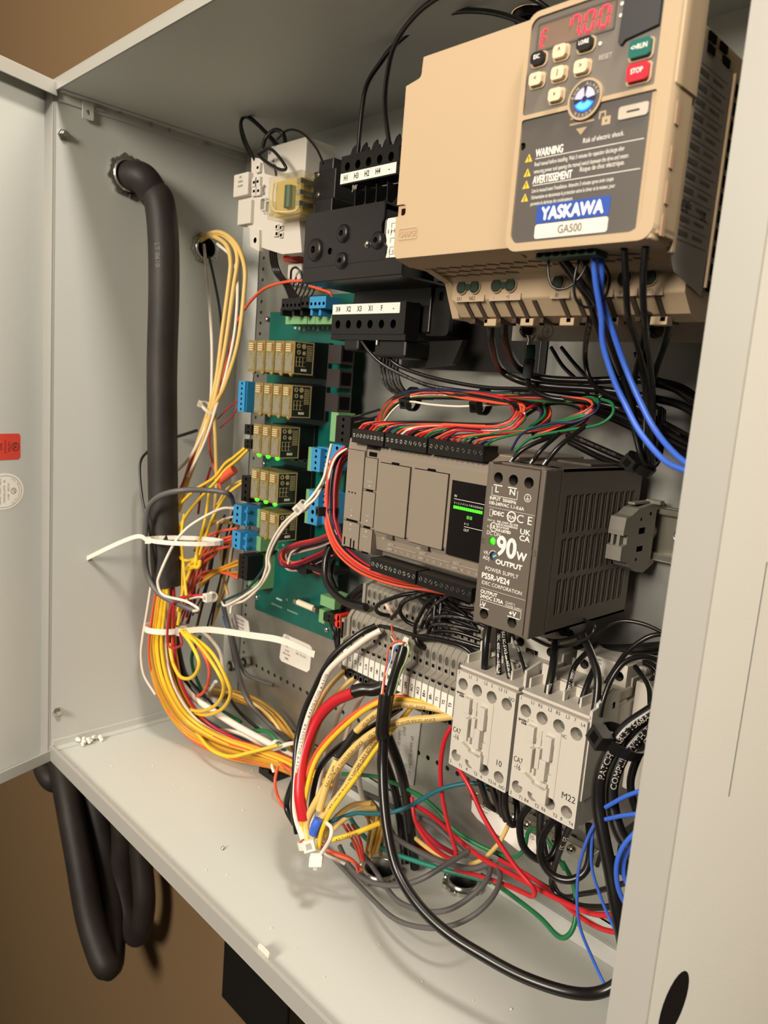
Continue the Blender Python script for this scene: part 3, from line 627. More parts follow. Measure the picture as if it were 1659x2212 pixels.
# dark device with a white and red label at the right edge
T = Thing('breaker', 'dark breaker with a white and red label beside the right cabinet edge', 'breaker', (-155, 472, -250))
mb = MB(); mb.box(-172, -140, 400, 470, -300, -215, BLK); T.part('body', mb, 1)
mb = MB(); mb.box(-176, -168, 385, 402, -262, -236, BLK); T.part('toggle', mb, 1)
mb = MB(); q = P(1404, 1682, 360); mb.box(q.x, q.x+20, 360, 400, q.z-28, q.z+1, BLK); T.part('nose', mb, .6)
mb = MB(); mb.front(rect(q.x+.6,q.x+18,q.z-27,q.z), [], 359.6, 359.9, LABEL); mb.front(rect(q.x+2.4,q.x+18,q.z-9,q.z-2), [], 359.4, 359.5, RED); mb.front(rect(q.x+2.4,q.x+18,q.z-25,q.z-16), [], 359.4, 359.5, RED); mb.text('B', (q.x+3.6, 359.5, q.z-12.5), 3.4, INK, align='c', bold=.2); T.part('label', mb, label='white and red label')
# ================= terminal blocks =================
tx0, tp = -434.5, 6.3
names = ['', 'L1','L2','N','L1b','Nb','DIB1','DIB2','DIB3','PH1','PH2','UPS','AC1','AC2','BR+','BR-','T1','T2','T3','']
def term_block(i):
    x0 = tx0+tp*i; x1 = x0+tp-.35; n = names[i]
    lab = ('grey terminal block marked %s on the lower rail' % n) if n else ('grey unmarked terminal block at the left end of the row' if i == 0 else 'grey unmarked terminal block at the right end of the row')
    T = Thing('terminal_block', lab, 'terminal block', (x0, 472, -240), 'row of grey terminal blocks')
    xm = (x0+x1)/2
    prof = [(470,-150),(436,-150),(432,-158),(426,-158),(422,-160),(422,-177),(411,-179),(407,-184),(407,-200),(401,-203),(400,-208),(400,-224),(406,-226),(406,-234),(414,-240),(470,-240)]
    mb = MB(); mb.sidep(prof, [], x1, x0, TGREY); T.part('body', mb)
    for (y, z, rz) in ((421.8,-165.5,4.1), (406.8,-189,4.1)):
        mb = MB(); mb.front(circ(xm, z, 2.45, 16, rz=rz), [circ(xm, z, 1.9, 16, rz=rz*.85)], y-.25, y+.05, TGREY, TGREYD); mb.front(circ(xm, z, 1.9, 16, rz=rz*.85), [], y-.05, y, TGREYD); T.part('release_actuator', mb)
        mb = MB(); mb.front(rect(xm-1.7, xm+1.7, z-9.2, z-5.6), [rect(xm-1.2, xm+1.2, z-8.7, z-6.1)], y-.2, y+.05, TGREY, HOLE); mb.front(rect(xm-1.2, xm+1.2, z-8.7, z-6.1), [], y-.06, y-.05, HOLE); T.part('wire_entry', mb)
    mb = MB(); mb.front(rect(xm-2.6, xm+2.6, -223.5, -209), [rect(xm-2, xm+2, -209.6+.1, -209.4)][:0], 399.5, 400.0, LABEL)
    if n: mb.text(n, (xm+1.1, 399.45, -216.2), 2.5 if len(n) < 4 else 2.0, INK, u=Z_, v=-X_, sx=.9 if len(n) < 4 else .72, bold=.1)
    T.part('marker', mb, label='white marker strip')
    for z in (-205.5, -229.5):
        mb = MB(); mb.front(rect(xm-2.2, xm+2.2, z-2.4, z+2.4), [], (400.6 if z > -210 else 405.8), 401, TGREYD); mb.front(rect(xm-1.5, xm+1.5, z-1.6, z+1.6), [], (400.5 if z > -210 else 405.7), 401, HOLE); T.part('test_slot', mb)
for i in range(20): term_block(i)
T = Thing('terminal_end_plate', 'thin grey end plate closing the left end of the terminal row', 'end plate', (tx0-2, 472, -240))
mb = MB(); mb.sidep([(470,-148),(434,-148),(428,-156),(420,-158),(420,-177),(409,-179),(405,-184),(405,-200),(399,-203),(399,-226),(406,-236),(414,-241),(470,-241)], [], tx0-.2, tx0-3.4, TGREY); T.part('plate', mb, .3)
mb = MB(); mb.box(tx0-7,tx0-3.6,402,408,-206,-186,TGREY); mb.box(tx0-6.4,tx0-3.8,401.6,402,-203,-189,HOLE); T.part('foot', mb, .3)
# ================= motor drive =================
def PB(q0, q1, y):
    a, b = P(*q0, y), P(*q1, y); return min(a.x,b.x), max(a.x,b.x), min(a.z,b.z), max(a.z,b.z)
KP1 = mat('drive_panel_grey', (112,106,98), .45); KP2 = mat('drive_panel_dark', (84,80,76), .45); CRD = mat('cream_shaded_plastic', (190,156,126), .55)
D = Thing('motor_drive', 'large cream motor drive with a red digital readout and a blue name label', 'motor drive', (-222, 429, 40))
mb = MB(); pts = [(-292,68.5),(-218.5,68.5),(-218.5,164),(-283.8,164),(-284.2,158.8)]
for i in range(5):
    a = math.radians(0-90*i/4); pts.append((-287+2.4*math.cos(a)+.4, 157+2.6*math.sin(a)))
pts += [(-294.6,152.8),(-294.6,95.4),(-289.8,95.4)]
for i in range(7):
    a = math.radians(90-180*i/6); pts.append((-289.6+2.2*math.cos(a), 92.4+2.8*math.sin(a)))
pts += [(-294.6,89.6),(-294.6,71.5)]
mb.front(pts, [], 286, 299, CREAM); mb.sidep([(288,68.5),(299,68.5),(299,66)], [], -294, -219, CREAM); D.part('terminal_cover', mb, .9)
mb = MB(); mb.box(-294.4,-288,287,293,89.8,95,CRD); mb.box(-291.5,-289,286.4,288,90.2,93.4,HOLE); D.part('latch', mb, .3)
mb = MB(); mb.front(rrect(-291.6,-278,77.6,83.4,1), [rrect(-291.1,-278.5,78.1,82.9,.7)], 285.8, 286.1, CREAM); mb.text('CHARGE', (-284.8,285.85,79), 2.9, CRD, sx=.8, bold=.08); D.part('raised_marking', mb, label='raised word CHARGE')
mb = MB(); mb.box(-293.5,-151,299,400,66,152.5,CREAM); D.part('housing', mb, 1)
# lower terminal section
mb = MB(); mb.sidep([(300,66.2),(318,63.5),(322,61),(322.5,52),(331,44),(340,41.5),(346,42),(352,51),(399,54),(399,66.2)], [], -151.5, -283, CREAM); mb.sidep([(300,66.2),(321,61),(330,43),(345,43),(345,66.2)], [], -283, -288, CREAM); D.part('wiring_section', mb, .6)
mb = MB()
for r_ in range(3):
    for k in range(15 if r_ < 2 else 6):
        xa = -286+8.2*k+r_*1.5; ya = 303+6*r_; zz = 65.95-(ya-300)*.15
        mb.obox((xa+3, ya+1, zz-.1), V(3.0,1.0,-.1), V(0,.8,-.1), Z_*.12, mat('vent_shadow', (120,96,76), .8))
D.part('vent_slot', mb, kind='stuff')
# terminal openings: paired round wells
GRN = mat('dark_green_terminal', (30,58,42), .5)
for (xa, n, t) in ((-276,2,('L/L1','N/L2')), (-252.5,2,('-','+1')), (-192,1,('U/T1',)), (-180,1,('V/T2',)), (-168,1,('W/T3',)), (-215,1,('B1',))):
    mb = MB(); zc = 58.6
    for i in range(n):
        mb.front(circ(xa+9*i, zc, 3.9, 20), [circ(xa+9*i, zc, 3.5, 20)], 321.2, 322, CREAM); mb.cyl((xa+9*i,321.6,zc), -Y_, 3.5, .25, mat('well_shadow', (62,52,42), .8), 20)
        mb.front([(xa+9*i-2.6,zc-2.2),(xa+9*i+2.6,zc-2.4),(xa+9*i+2.4,zc+2),(xa+9*i,zc+2.8)], [], 320.9, 321.2, GRN)
    if n == 2: mb.box(xa+2.5, xa+6.5, 321.1, 321.6, zc-1.6, zc+1.6, GRN)
    D.part('terminal_well', mb)
    mb = MB(); mb.front(rect(xa-4,xa+9*(n-1)+7,50.9,54.2), [], 321.6, 322.4, mat('print_band', (182,160,134), .6))
    for i in range(n): mb.text(t[i], (xa+9*i+(0 if n==1 else -1), 321.55, 51.7), 2.0, INK, sx=.72)
    D.part('terminal_label', mb)
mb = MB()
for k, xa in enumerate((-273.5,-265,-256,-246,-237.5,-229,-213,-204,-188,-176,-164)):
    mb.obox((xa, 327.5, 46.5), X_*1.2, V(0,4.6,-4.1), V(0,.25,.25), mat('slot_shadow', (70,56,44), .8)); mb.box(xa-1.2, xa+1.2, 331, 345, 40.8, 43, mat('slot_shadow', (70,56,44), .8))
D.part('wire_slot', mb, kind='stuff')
for k in range(5):
    mb = MB(); xa = -266+24*k; mb.box(xa, xa+8, 331, 337, 39.2, 43, CREAM); D.part('wire_guide', mb, .4)
# keypad bezel and panels
mb = MB(); o_ = rrect(-218,-148,65.5,163.5,(6,6,6,6),6)
mb.front(o_, [rrect(-215.6,-155.2,122.4,161.2,(1,1,1,4)), rrect(-215.6,-153.6,69,120.6,(4,5,1,1))], 281, 299, CREAM); D.part('bezel', mb, .9)
mb = MB(); mb.box(-156,-149,281.6,299,66,120.3,CREAM); mb.box(-150.6,-148.2,284,300,68,120,CREAM); mb.box(-150.6,-147.6,283,302,122,162,CREAM); D.part('bezel_side', mb, .7)
mb = MB(); mb.front(rrect(-215.7,-155,122.3,161.3,(1,1,1,4)), [], 282, 284, KP1); D.part('keypad_panel', mb)
mb = MB(); mb.front(rrect(-215.7,-153.5,68.9,120.7,(4,5,1,1)), [circ(-214.5,110,1.6,12)], 281.9, 284, KP2, HOLE); mb.front(circ(-214.5,110,1.7,12), [], 283, 283.5, HOLE); D.part('lower_panel', mb)
mb = MB(); mb.front(rrect(-212.6,-175.5,147.2,158.8,1), [rrect(-211.8,-176.3,148,158,.6)], 281.6, 282.2, KP2); mb.front(rrect(-212,-176,147.8,158.2,.6), [], 281.8, 282, mat('display_window', (128,108,94), .2)); disp = D.part('display_window', mb)
def seg(mb, ch, x, z, w, h, m, sl=.06):
    t = w*.2; S7 = {'a':((.15,1),(.85,1)),'b':((1,.92),(1,.56)),'c':((1,.44),(1,.08)),'d':((.15,0),(.85,0)),'e':((0,.44),(0,.08)),'f':((0,.92),(0,.56)),'g':((.15,.5),(.85,.5))}
    for s in {'F':'aefg','7':'abcf','0':'abcdef'}[ch]:
        (a,b),(c,d) = S7[s]; A = V(x+a*w+b*h*sl,281.5,z+b*h); B = V(x+c*w+d*h*sl,281.5,z+d*h); dd_ = (B-A)/2; n = V(-dd_.z,0,dd_.x).normalized()*t/2
        mb.obox((A+B)/2, dd_*.86, n, Y_*.2, m)
mb = MB(); seg(mb,'F',-210.2,149.2,2.6,6.2,LEDR); mb.cyl((-209.4,281.5,148.9),-Y_,.5,.2,LEDR,8)
for k, ch in enumerate('700'): seg(mb, ch, -196+6.6*k, 149.4+.1, 3.9, 7.4, LEDR)
mb.cyl((-190.9,281.5,149.4),-Y_,.65,.2,LEDR,8); D.part('readout', mb, parent=disp, label='lit red digits reading F 7.00')
mb = MB()
for z in (151.6,155.8): mb.cyl((-173.4,281.9,z),-Y_,.7,.2,WHT,10)
mb.cyl((-181.2,281.9,143.4),-Y_,.7,.2,WHT,10); D.part('indicator_dots', mb)
mb = MB(); mb.front([(-172.6,141),(-171,140),(-169.6,141.6),(-156.2,143.6),(-156.2,160.5),(-170.5,160.5),(-172,156)], [], 280.6, 282, mat('port_cover_dark', (46,46,50), .5)); D.part('port_cover', mb, .3, label='dark port cover')
KC = mat('key_cream', (232,208,176), .4); KT = mat('key_teal', (22,104,96), .35); KR = mat('key_red', (206,34,54), .35); KB = mat('key_black', (34,32,34), .35)
def key(name, x, z, w, h, m, t=None, tm=INK, r=1.4, lab=None, ts=1.9):
    mb = MB(); mb.front(rrect(x-w/2-.9,x+w/2+.9,z-h/2-1.3,z+h/2+.5,r+.5), [rrect(x-w/2-.1,x+w/2+.1,z-h/2-.6,z+h/2,r)], 281.4, 282, CREAM)
    mb.front(rrect(x-w/2,x+w/2,z-h/2-.4,z+h/2,r), [], 279.4, 282, m); o = D.part(name, mb, .35, label=lab)
    if t: mb = MB(); mb.text(t, (x, 279.35, z-ts*.4), ts, tm, sx=.8, bold=.06); D.part('legend', mb, parent=o)
key('key',-199,144.4,6.2,4.6,KC,'\u2227'.replace('\u2227','^'),ts=2.4); key('key',-209.8,136,6.2,4.6,KC,'<'); key('key',-198.8,136,6.2,4.6,KC,'J'); key('key',-187.8,136,6.2,4.6,KC,'>'); key('key',-199,127.6,6.2,4.6,KC,'v')
key('key',-210,144.4,6.6,4.4,KB,'ESC',WHT,1.8,'black key lettered ESC',1.7); key('key',-187.4,144.6,7,4.4,KB,'LO/RE',WHT,1.8,'black key lettered LO/RE',1.6)
key('key',-162.4,136.8,8.6,6,KT,'\u25c7RUN'.replace('\u25c7','<>'),WHT,1.2,'teal key lettered RUN',1.9); key('key',-162.2,128.2,8.6,6,KR,'STOP',WHT,1.2,'red key lettered STOP',1.9)
mb = MB(); mb.text('RESET', (-181,281.9,137), 2, LG, align='l', sx=.8); D.part('legend', mb)
# status ring
rx, rz = -184.8, 123
mb = MB(); mb.front(circ(rx,rz,7.9,32), [circ(rx,rz,7,32)], 280.4, 282.2, CREAM); mb.front(circ(rx,rz,7.1,32), [circ(rx,rz,4.9,32)], 280.7, 282.2, KP2); mb.cyl((rx,281,rz),-Y_,5,.4,mat('ring_dark', (40,40,60), .4),32)
ring = D.part('status_ring', mb)
def arc(a0, a1, r0, r1, m, y):
    pts = [(rx+r1*math.cos(math.radians(a0+(a1-a0)*i/10)), rz+r1*math.sin(math.radians(a0+(a1-a0)*i/10))) for i in range(11)]
    pts += [(rx+r0*math.cos(math.radians(a1-(a1-a0)*i/10)), rz+r0*math.sin(math.radians(a1-(a1-a0)*i/10))) for i in range(11)]
    mb.front(pts, [], y, y+.3, m)
mb = MB(); arc(200,340,1.2,4.7,LEDB,280.4); arc(212,328,1.9,3.9,LEDC,280.2); D.part('lit_arc', mb, parent=ring, label='lit blue arc')
mb = MB(); PALE = mat('pale_lilac', (196,194,214), .5); arc(100,172,1.2,4.7,PALE,280.4); arc(8,80,1.2,4.7,PALE,280.4); D.part('pale_arc', mb, parent=ring)
mb = MB()
for t, a0 in (('RUN', 165), ('ALARM', 85), ('READY', 235)):
    for i, ch in enumerate(t):
        a = math.radians(a0-i*17 if t != 'READY' else a0+i*17); d = V(math.cos(a),0,math.sin(a)); u_ = V(math.sin(a),0,-math.cos(a)); s_ = 1 if t != 'READY' else -1
        mb.text(ch, V(rx,280.65,rz)+d*(5.3 if s_ > 0 else 6.6), 1.3, LG, u_*s_, d*s_)
D.part('legend', mb, parent=ring)
mb = MB(); yy = 281.85
for z in (116.6,114.3): mb.front(rect(-191.4,-180,z,z+.7), [], yy, yy+.05, CREAM)
mb.add([(-188.2,yy,112.6),(-183,yy,112.6),(-185.6,yy,109.8)], [(0,2,1)], CREAM)
mb.front(rect(-176.4,-172.6,111.8,115), [rect(-174.9,-174.1,112.8,113.8)], yy, yy+.05, CREAM); mb.front([(-178,114.5),(-177.4,114.5),(-177.2,116.6),(-175.6,116.6),(-175.4,114.9),(-174.9,114.9),(-175,117.3),(-178,117.3)], [], yy, yy+.05, CREAM)
def vt(t, x, z, s, al='l', sx=.7, m=WHT, b=0): mb.text(t, (x, yy, z), s, m, align=al, sx=sx, bold=b)
vt('WARNING',-207,104.4,3.3,sx=.62,b=.1); vt('Risk of electric shock.',-184,106.3,2.0,sx=.75); mb.front(rect(-207,-157,103.6,103.85), [], yy, yy+.05, WHT)
vt('Read manual before installing. Wait 5 minutes for capacitor discharge after',-207,100.6,1.8,sx=.56); vt('removing power and opening the manual switch between the drive and motor.',-207,97.6,1.8,sx=.56)
vt('AVERTISSEMENT',-207,93.4,3.3,sx=.58,b=.1); vt('Risque de choc electrique.',-184,95.2,2.0,sx=.68); mb.front(rect(-207,-157,92.6,92.85), [], yy, yy+.05, WHT)
vt("Lire le manuel avant l'installation. Attendre 5 minutes apres avoir coupe",-207,89.7,1.7,sx=.57); vt("l'alimentation et deconnecte la protection entre le driver et le moteur, pour",-207,87,1.7,sx=.55); vt('permettre la decharge des condensateurs.',-207,84.5,1.7,sx=.55) if False else vt('permettre la decharge des condensateurs.',-207,85.2-.8,1.6,sx=.56)
D.part('lettering', mb, label='white printed warnings')
YEL = mat('warning_yellow', (236,196,50), .5)
for z in (104.6,98.6,93.6,88.2):
    mb = MB(); mb.add([(-212.4,yy,z-1.6),(-208.6,yy,z-1.6),(-210.5,yy,z+1.8)], [(0,1,2)], YEL); mb.text('!' if z in (104.6,93.6) else '/', (-210.5,yy-.05,z-1.3), 2.0, INK, bold=.08); D.part('warning_triangle', mb, label='yellow warning triangle')
mb = MB(); mb.front(rrect(-203.4,-168.2,76.6,84.2,.4), [], yy-.12, yy, mat('name_blue', (36,78,168), .45)); mb.text('YASKAWA', (-185.8,yy-.14,77.9), 5.2, WHT, sx=.86, bold=.35); D.part('name_label', mb, label='blue name label with white letters')
mb = MB(); mb.front(rrect(-203.4,-168.2,70.2,76.2,1.2), [], yy-.1, yy, mat('model_label', (226,216,206), .5)); mb.text('GA500', (-185.8,yy-.12,71.6), 3.4, INKG, sx=.86, bold=.04); D.part('model_label', mb, label='white model label below the blue one')
mb = MB(); mb.front(rrect(-169,-156.5,112.2,117,1), [rrect(-165.5,-160,114.2,115,.3)], 281.2, 282, mat('latch_grey', (190,180,166), .5)); D.part('cover_latch', mb, .3)
# right side: grey data label, ladder vents
mb = MB(); mb.sidep([(303,64),(309,58),(337,52),(337,143),(306,147),(303,140)], [], -150.95, -150.6, mat('data_label_grey', (150,143,134), .5))
for k in range(13):
    z = 138-5.6*k; mb.sidep(rect(306,334,z,z+.25), [], -150.5, -150.48, KP2)
    if k < 12: mb.sidep(rect(307,316,z-3.6,z-1.6), [], -150.5, -150.48, KP2); mb.sidep(rect(320,330,z-3,z-1.8), [], -150.5, -150.48, KP2)
mb.text('CE', (-150.5,310,82), 5, INK, u=Y_, v=Z_, sx=.9); mb.text('UL', (-150.5,328,82), 4, INK, u=Y_, v=Z_)
D.part('data_label', mb, label='grey printed data label')
for k in range(12):
    mb = MB(); z = 141-7.4*k; mb.box(-150.9,-150.3,341,352,z-4.6,z,HOLE); mb.box(-151,-149,352,355,z-5.6,z+1.2,CREAM); D.part('side_vent', mb)
mb = MB(); mb.box(-151,-149.6,338.5,340,56,144,CREAM); mb.box(-151,-148.6,300,303,64,150,CREAM); D.part('side_rib', mb, .3)
for (y, z) in ((311,150),(322,150),(311,145.5),(326,146)):
    mb = MB(); mb.box(-150.9,-150.2,y,y+7,z-2,z+1,HOLE); D.part('side_vent', mb)
for z in (113,97,84,72): 
    mb = MB(); mb.box(-148.2,-147.7,287,290,z-4,z+4,CRD); D.part('side_notch', mb)
# control connector and bracket
mb = MB(); mb.box(-206,-176,288,298,63,67.5,GRN)
for k in range(7): mb.box(-205+4.2*k,-202.5+4.2*k,287.4,288.2,63.6,66.6,HOLE)
D.part('control_connector', mb, .3, label='dark green plug strip')
mb = MB(); BRK = mat('bracket_steel', (186,178,168), .5, .35, bump=.2); mb.front(rect(-297,-172,38,49.5), [circ(-285.5,44,3,14)], 399, 401, BRK); mb.box(-297,-172,401,424,48,49.5,BRK); D.part('ground_bracket', mb)
for x in (-286,-201): mb = MB(); mb.lathe((x,399,44.5), -Y_, [(4.6,0),(4.6,.8),(3.8,1),(3.6,3),(2,4),(0,4.2)], mat('dark_screw', (70,64,60), .3, .9), 16); mb.obox((x,394.8,44.5),X_*2.2,Z_*.4,Y_*.3,HOLE); mb.obox((x,394.8,44.5),Z_*2.2,X_*.4,Y_*.3,HOLE); D.part('ground_screw', mb)
mb = MB(); mb.plate(circ(-270.5,43.8,4,24), [circ(-270.5,43.8,3.7,24)], (0,398.9,0), X_, Z_, (0,0,0), INKG)
for (w, z) in ((2.2,43.6),(1.5,42.6),(.8,41.6)): mb.front(rect(-270.5-w,-270.5+w,z,z+.3), [], 398.9, 398.92, INKG)
mb.front(rect(-270.7,-270.3,43.6,46.4), [], 398.9, 398.92, INKG); D.part('ground_symbol', mb)
mb = MB(); mb.box(-288,-160,401,478,56,148,BLKM); D.part('rear_heatsink', mb, .5)
# ================= transformer =================
T = Thing('transformer', 'black control transformer with two labelled terminal blocks and a foot plate', 'transformer', (-440, 478, 30))
x0, x1, z0, z1 = -493.5, -405, 79.5, 131.5
arcp = [(x1,z1),(x1,121)]+[(x1-4+3*math.cos(math.radians(a)), 117+4*math.sin(math.radians(a))) for a in (60,20,-10)]+[(x1-5,108),(x1+3,101),(x1+3,93),(x1,92),(x1+22,92.5),(x1+22,81)]
mb = MB(); hs = [circ(-428,112,1.7,12), circ(-448,102,1.9,12), circ(-414.5,106.5,2.1,12), circ(-443,91.5,1.8,12)]
mb.front([(x0,z0),(x1+22,z0+1.5)]+arcp[::-1][0:0]+[(x1+22,92.5),(x1+2.5,92.5),(x1+4,101),(x1-1,107),(x1-2,116),(x1,121),(x1,z1),(x0,z1)], [circ(-461.5,101.5,2.6,14), circ(-420.5,103.5,2.4,14)], 381, 382.6, BLKM, HOLE); mb.box(x0,x0+1.6,382,478,z0,z1,BLKM); mb.box(x0,x1+22,382,476,z0-.2,z0+1.4,BLKM); mb.box(x0,x1,382,476,z1-1.4,z1,BLKM); T.part('foot_plate', mb)
mb = MB(); mb.front([(x0+2,z0+11),(x1+2,z0+12),(x1+2,z0+12.6),(x0+2,z0+11.6)], [], 380.6, 381, BLKM); T.part('crease', mb)
for (x, z, r) in ((-479,103.5,9), (-447,113,7), (-446.5,93.5,6.5), (-409,105,6.5)):
    mb = MB(); mb.lathe((x,381,z), -Y_, [(r,-.5),(r*.92,1.6),(r*.7,2.6),(r*.3,2.7)], BLKM, 24); mb.cyl((x-1,378.3,z-.3), -Y_, 1.6, .15, HOLE, 12); T.part('pressed_boss', mb)
mb = MB(); mb.lathe((-419.8,380.9,103.4), -Y_, [(2.8,0),(2.4,1.6),(0,2)], CHROME, 12); T.part('rivet', mb)
mb = MB(); mb.box(-486,-398,430,474,46,160,BLKM); mb.box(-488,-405,384,430,84,127,BLKM); T.part('core', mb, 1.0)
mb = MB(); mb.box(-464,-323,470,478,21,60,BLKM); T.part('base_plate', mb, .6)
mb = MB(); mb.front(rrect(-404,-376,91.5,120,2), [], 383.6, 384, LABEL)
for k in range(4):
    mb.text('240V 480V 120V'.split()[k % 3], (-401.5+3.1*k,383.55,97), 1.3, INK, u=Z_, v=-X_, sx=.8); mb.text('480V', (-401+3.1*k,383.55,111), 1.3, INK, u=Z_, v=-X_, sx=.8)
for z in (95,100,106,111,116): mb.front(rect(-399,-392,z,z+.3), [], 383.5, 383.52, INK); mb.front(rect(-399,-398.6,z-3,z), [], 383.5, 383.52, INK)
mb.box(-404,-376,384.1,396,91.6,119.9,BLKM)
T.part('wiring_label', mb, label='white label with a printed wiring diagram')
def xblock(x0, x1, z0, z1, lab, pitch, up, cut=()):
    y = 410; hz = z1-7 if up else z0+7.5; n = len(lab)
    xs = [x0+pitch*(i+.62) for i in range(n)]
    mb = MB(); mb.front(rect(x0,x1,z0,z1), [circ(x, hz, 3.0, 18, rz=3.4) for x in xs], y, y+6, BLK, HOLE); mb.front(rect(x0,x1,z0,z1), [], y+5.8, y+6, HOLE); mb.box(x0,x1,y+6,y+16,z0,z1,BLK)
    mb.box(x0-1, x1+1, y+1, y+14, (z1 if up else z0-4.5), (z1+2 if up else z0), BLK); b = T.part('terminal_block', mb, label='black block labelled '+' '.join(lab))
    mb = MB(); lz0 = z0+1 if up else z1-8.5; mb.front(rect(x0+.5,x1-(1.5 if up else 6),lz0,lz0+7.8), [], y-.3, y, LABEL)
    for x, t in zip(xs, lab): mb.text(t, (x-.5, y-.32, lz0+2.0), 4.3, INK, sx=.75, bold=.09)
    T.part('label_tape', mb, parent=b, label='white tape printed '+' '.join(lab))
    for i in range(n+1):
        mb = MB(); x = x0+pitch*i+1; s = 1 if up else -1
        if up: mb.front([(x-1,z1+2),(x+8,z1+2),(x+8,z1+8),(x+5.5,z1+8.5),(x+4.5,z1+12),(x+1,z1+10),(x-1,z1+6)], [], y+9, y+10.5, BLK) if i < n else None
        else: mb.sidep([(y+8,z0+20),(y+20,z0+26),(y+30,z0+36),(y+40,z0+40),(y+40,z0+18)], [], x, x-1, BLKM)
        if mb.v: T.part('barrier_fin', mb, parent=b)
    return b
xblock(-489.5,-424.5,159,179.5,['H1','H3','H2','H4','-'],12.3,True)
xblock(-488.5,-404.5,43,67,['X4','X2','X3','X1','F','-'],12.8,False)
mb = MB(); mb.text('JW', (-471,409.6,153.5), 4, LG, sx=.8); T.part('legend', mb)
for i in range(5): mb = MB(); x = -476+12.3*i; mb.sidep([(416,138),(424,146),(430,156),(415,157)], [], x, x-1, BLK); T.part('barrier_fin', mb)
mb = MB(); mb.box(-474,-456,412,432,30,44,BLK); mb.box(-440,-405,414,440,26,40,BLK); T.part('lower_shroud', mb, 2)
mb = MB(); mb.front(rrect(-404,-380,44,84,4), [rect(-392,-388,70,76)], 432, 436, BLK, HOLE); mb.front([(-420,40),(-372,42),(-380,24),(-415,20)], [], 440, 446, BLK); T.part('side_cheek', mb, .8)
# small din parts left of the transformer
T = Thing('fuse_holder', 'small black holder on the short upper rail left of the transformer', 'fuse holder', (-520, 472, 140))
a, b, c, d = PB((677,372),(722,432),420); mb = MB(); mb.box(a,b,420,470,c,d,BLK); T.part('body', mb, 1)
a, b, c, d = PB((697,350),(726,395),430); mb = MB(); mb.box(a,b,426,470,c,d,BLKM); T.part('cap', mb, 1.2)
a, b, c, d = PB((680,432),(716,462),416); mb = MB(); mb.box(a,b,416,470,c-6,d,BLK); T.part('lever', mb, 1)
for z in (178,160,142): mb = MB(); p = P(688, 378+(178-z)*2.4, 419.8); mb.lathe(p, -Y_, [(2.6,0),(2.4,1),(0,1.3)], mat('dull_screw', (120,112,100), .4, .8), 12); T.part('screw', mb)
T = Thing('short_rail', 'short zinc rail piece between the relay socket and transformer', 'rail', (-500, 472, 150))
a, b, c, d = PB((715,392),(765,450),468); mb = MB(); mb.box(a,b,470,473,c,d,GALV2m); mb.box(a,b,466,470,d-5,d,GALV2m); mb.box(a,b,466,470,c,c+5,GALV2m); T.part('rail', mb, .4)
mb = MB(); p = P(749,440,470); mb.lathe(p, -Y_, [(4,0),(3.8,1.4),(0,2.4)], CHROME, 14); T.part('rail_screw', mb)
# ================= relay in its socket =================
SOCK = mat('socket_pale_grey', (206,200,190), .5)
T = Thing('relay_socket', 'pale grey relay socket upper left of the transformer holding a clear relay', 'relay socket', (-590, 475, 110))
A = lambda px, py, y=424: P(px, py, y)
def poly(pxs, y): return [(P(u, v, y).x, P(u, v, y).z) for u, v in pxs]
mb = MB(); mb.front(poly([(516,412),(543,405),(543,340),(567,343),(572,375),(640,395),(652,545),(610,549),(556,532),(556,500),(514,478)],424)[::-1], [circ(A(557,520).x,A(557,520).z,0.1,3)][:0], 424, 436, SOCK); T.part('body', mb, .8)
a, b, c, d = PB((590,322),(664,470),446); mb = MB(); mb.box(a,b,440,474,c-20,d,SOCK); T.part('rear_body', mb, 1)
a, b, c, d = PB((505,378),(534,420),418); mb = MB(); mb.box(a,b,418,428,c,d,SOCK); o = T.part('marker_module', mb, 1)
mb = MB(); 
for k, t in enumerate(('IDEC','SH3B-05','10A 300V')): mb.text(t, ((a+b)/2,417.95,d-4.5-4*k), 2.0, mat('green_print', (30,90,60), .6), sx=.75)
T.part('lettering', mb, parent=o)
a, b, c, d = PB((514,436),(540,482),420); mb = MB(); mb.box(a,b,420,430,c,d,SOCK); T.part('lower_step', mb, 1)
mb = MB(); mb.front(poly([(539,492),(560,496),(560,543),(541,532)],421)[::-1], [circ(P(551,519,421).x,P(551,519,421).z,2.6,14)], 421, 426, SOCK, HOLE); T.part('mounting_foot', mb, .5)
for (px, py) in ((557,362),(549,394),(557,392),(549,413),(558,412)):
    a, b, c, d = PB((px-5,py-9),(px+4,py+9),421); mb = MB(); mb.front(rrect(a,b,c,d,.6), [rect(a+2,b-2,c+3,d-3)], 421, 425, SOCK, HOLE); T.part('clamp_well', mb)
for (px, py) in ((567,440),(578,446)):
    a, b, c, d = PB((px-5,py-12),(px+5,py+14),418); mb = MB(); mb.front(rrect(a,b,c,d,1.6), [rrect(a+1,b-1,c+1,d-1,1)], 418, 424, SOCK); T.part('retaining_clip', mb)
for (px, py) in ((598,490),(607,492),(598,505),(607,508)):
    a, b, c, d = PB((px-3.5,py-5),(px+3.5,py+5),422.5); mb = MB(); mb.front(rect(a,b,c,d), [rect(a+.9,b-.9,c+.9,d-.9)], 422.3, 424, SOCK, HOLE); T.part('wire_well', mb)
mb = MB(); p = P(572,415,423.5); mb.text('6 amp', p, 5, INK, u=Z_, v=-X_, sx=.8); T.part('handwriting', mb, label='handwritten 6 amp')
CLEAR = mat('clear_yellow_cover', (236,222,150), .06, 0, .6, trans=.9, alpha=.35)
R_ = Thing('plug_relay', 'clear yellow cased relay plugged in the pale grey socket', 'relay', (-545, 424, 140))
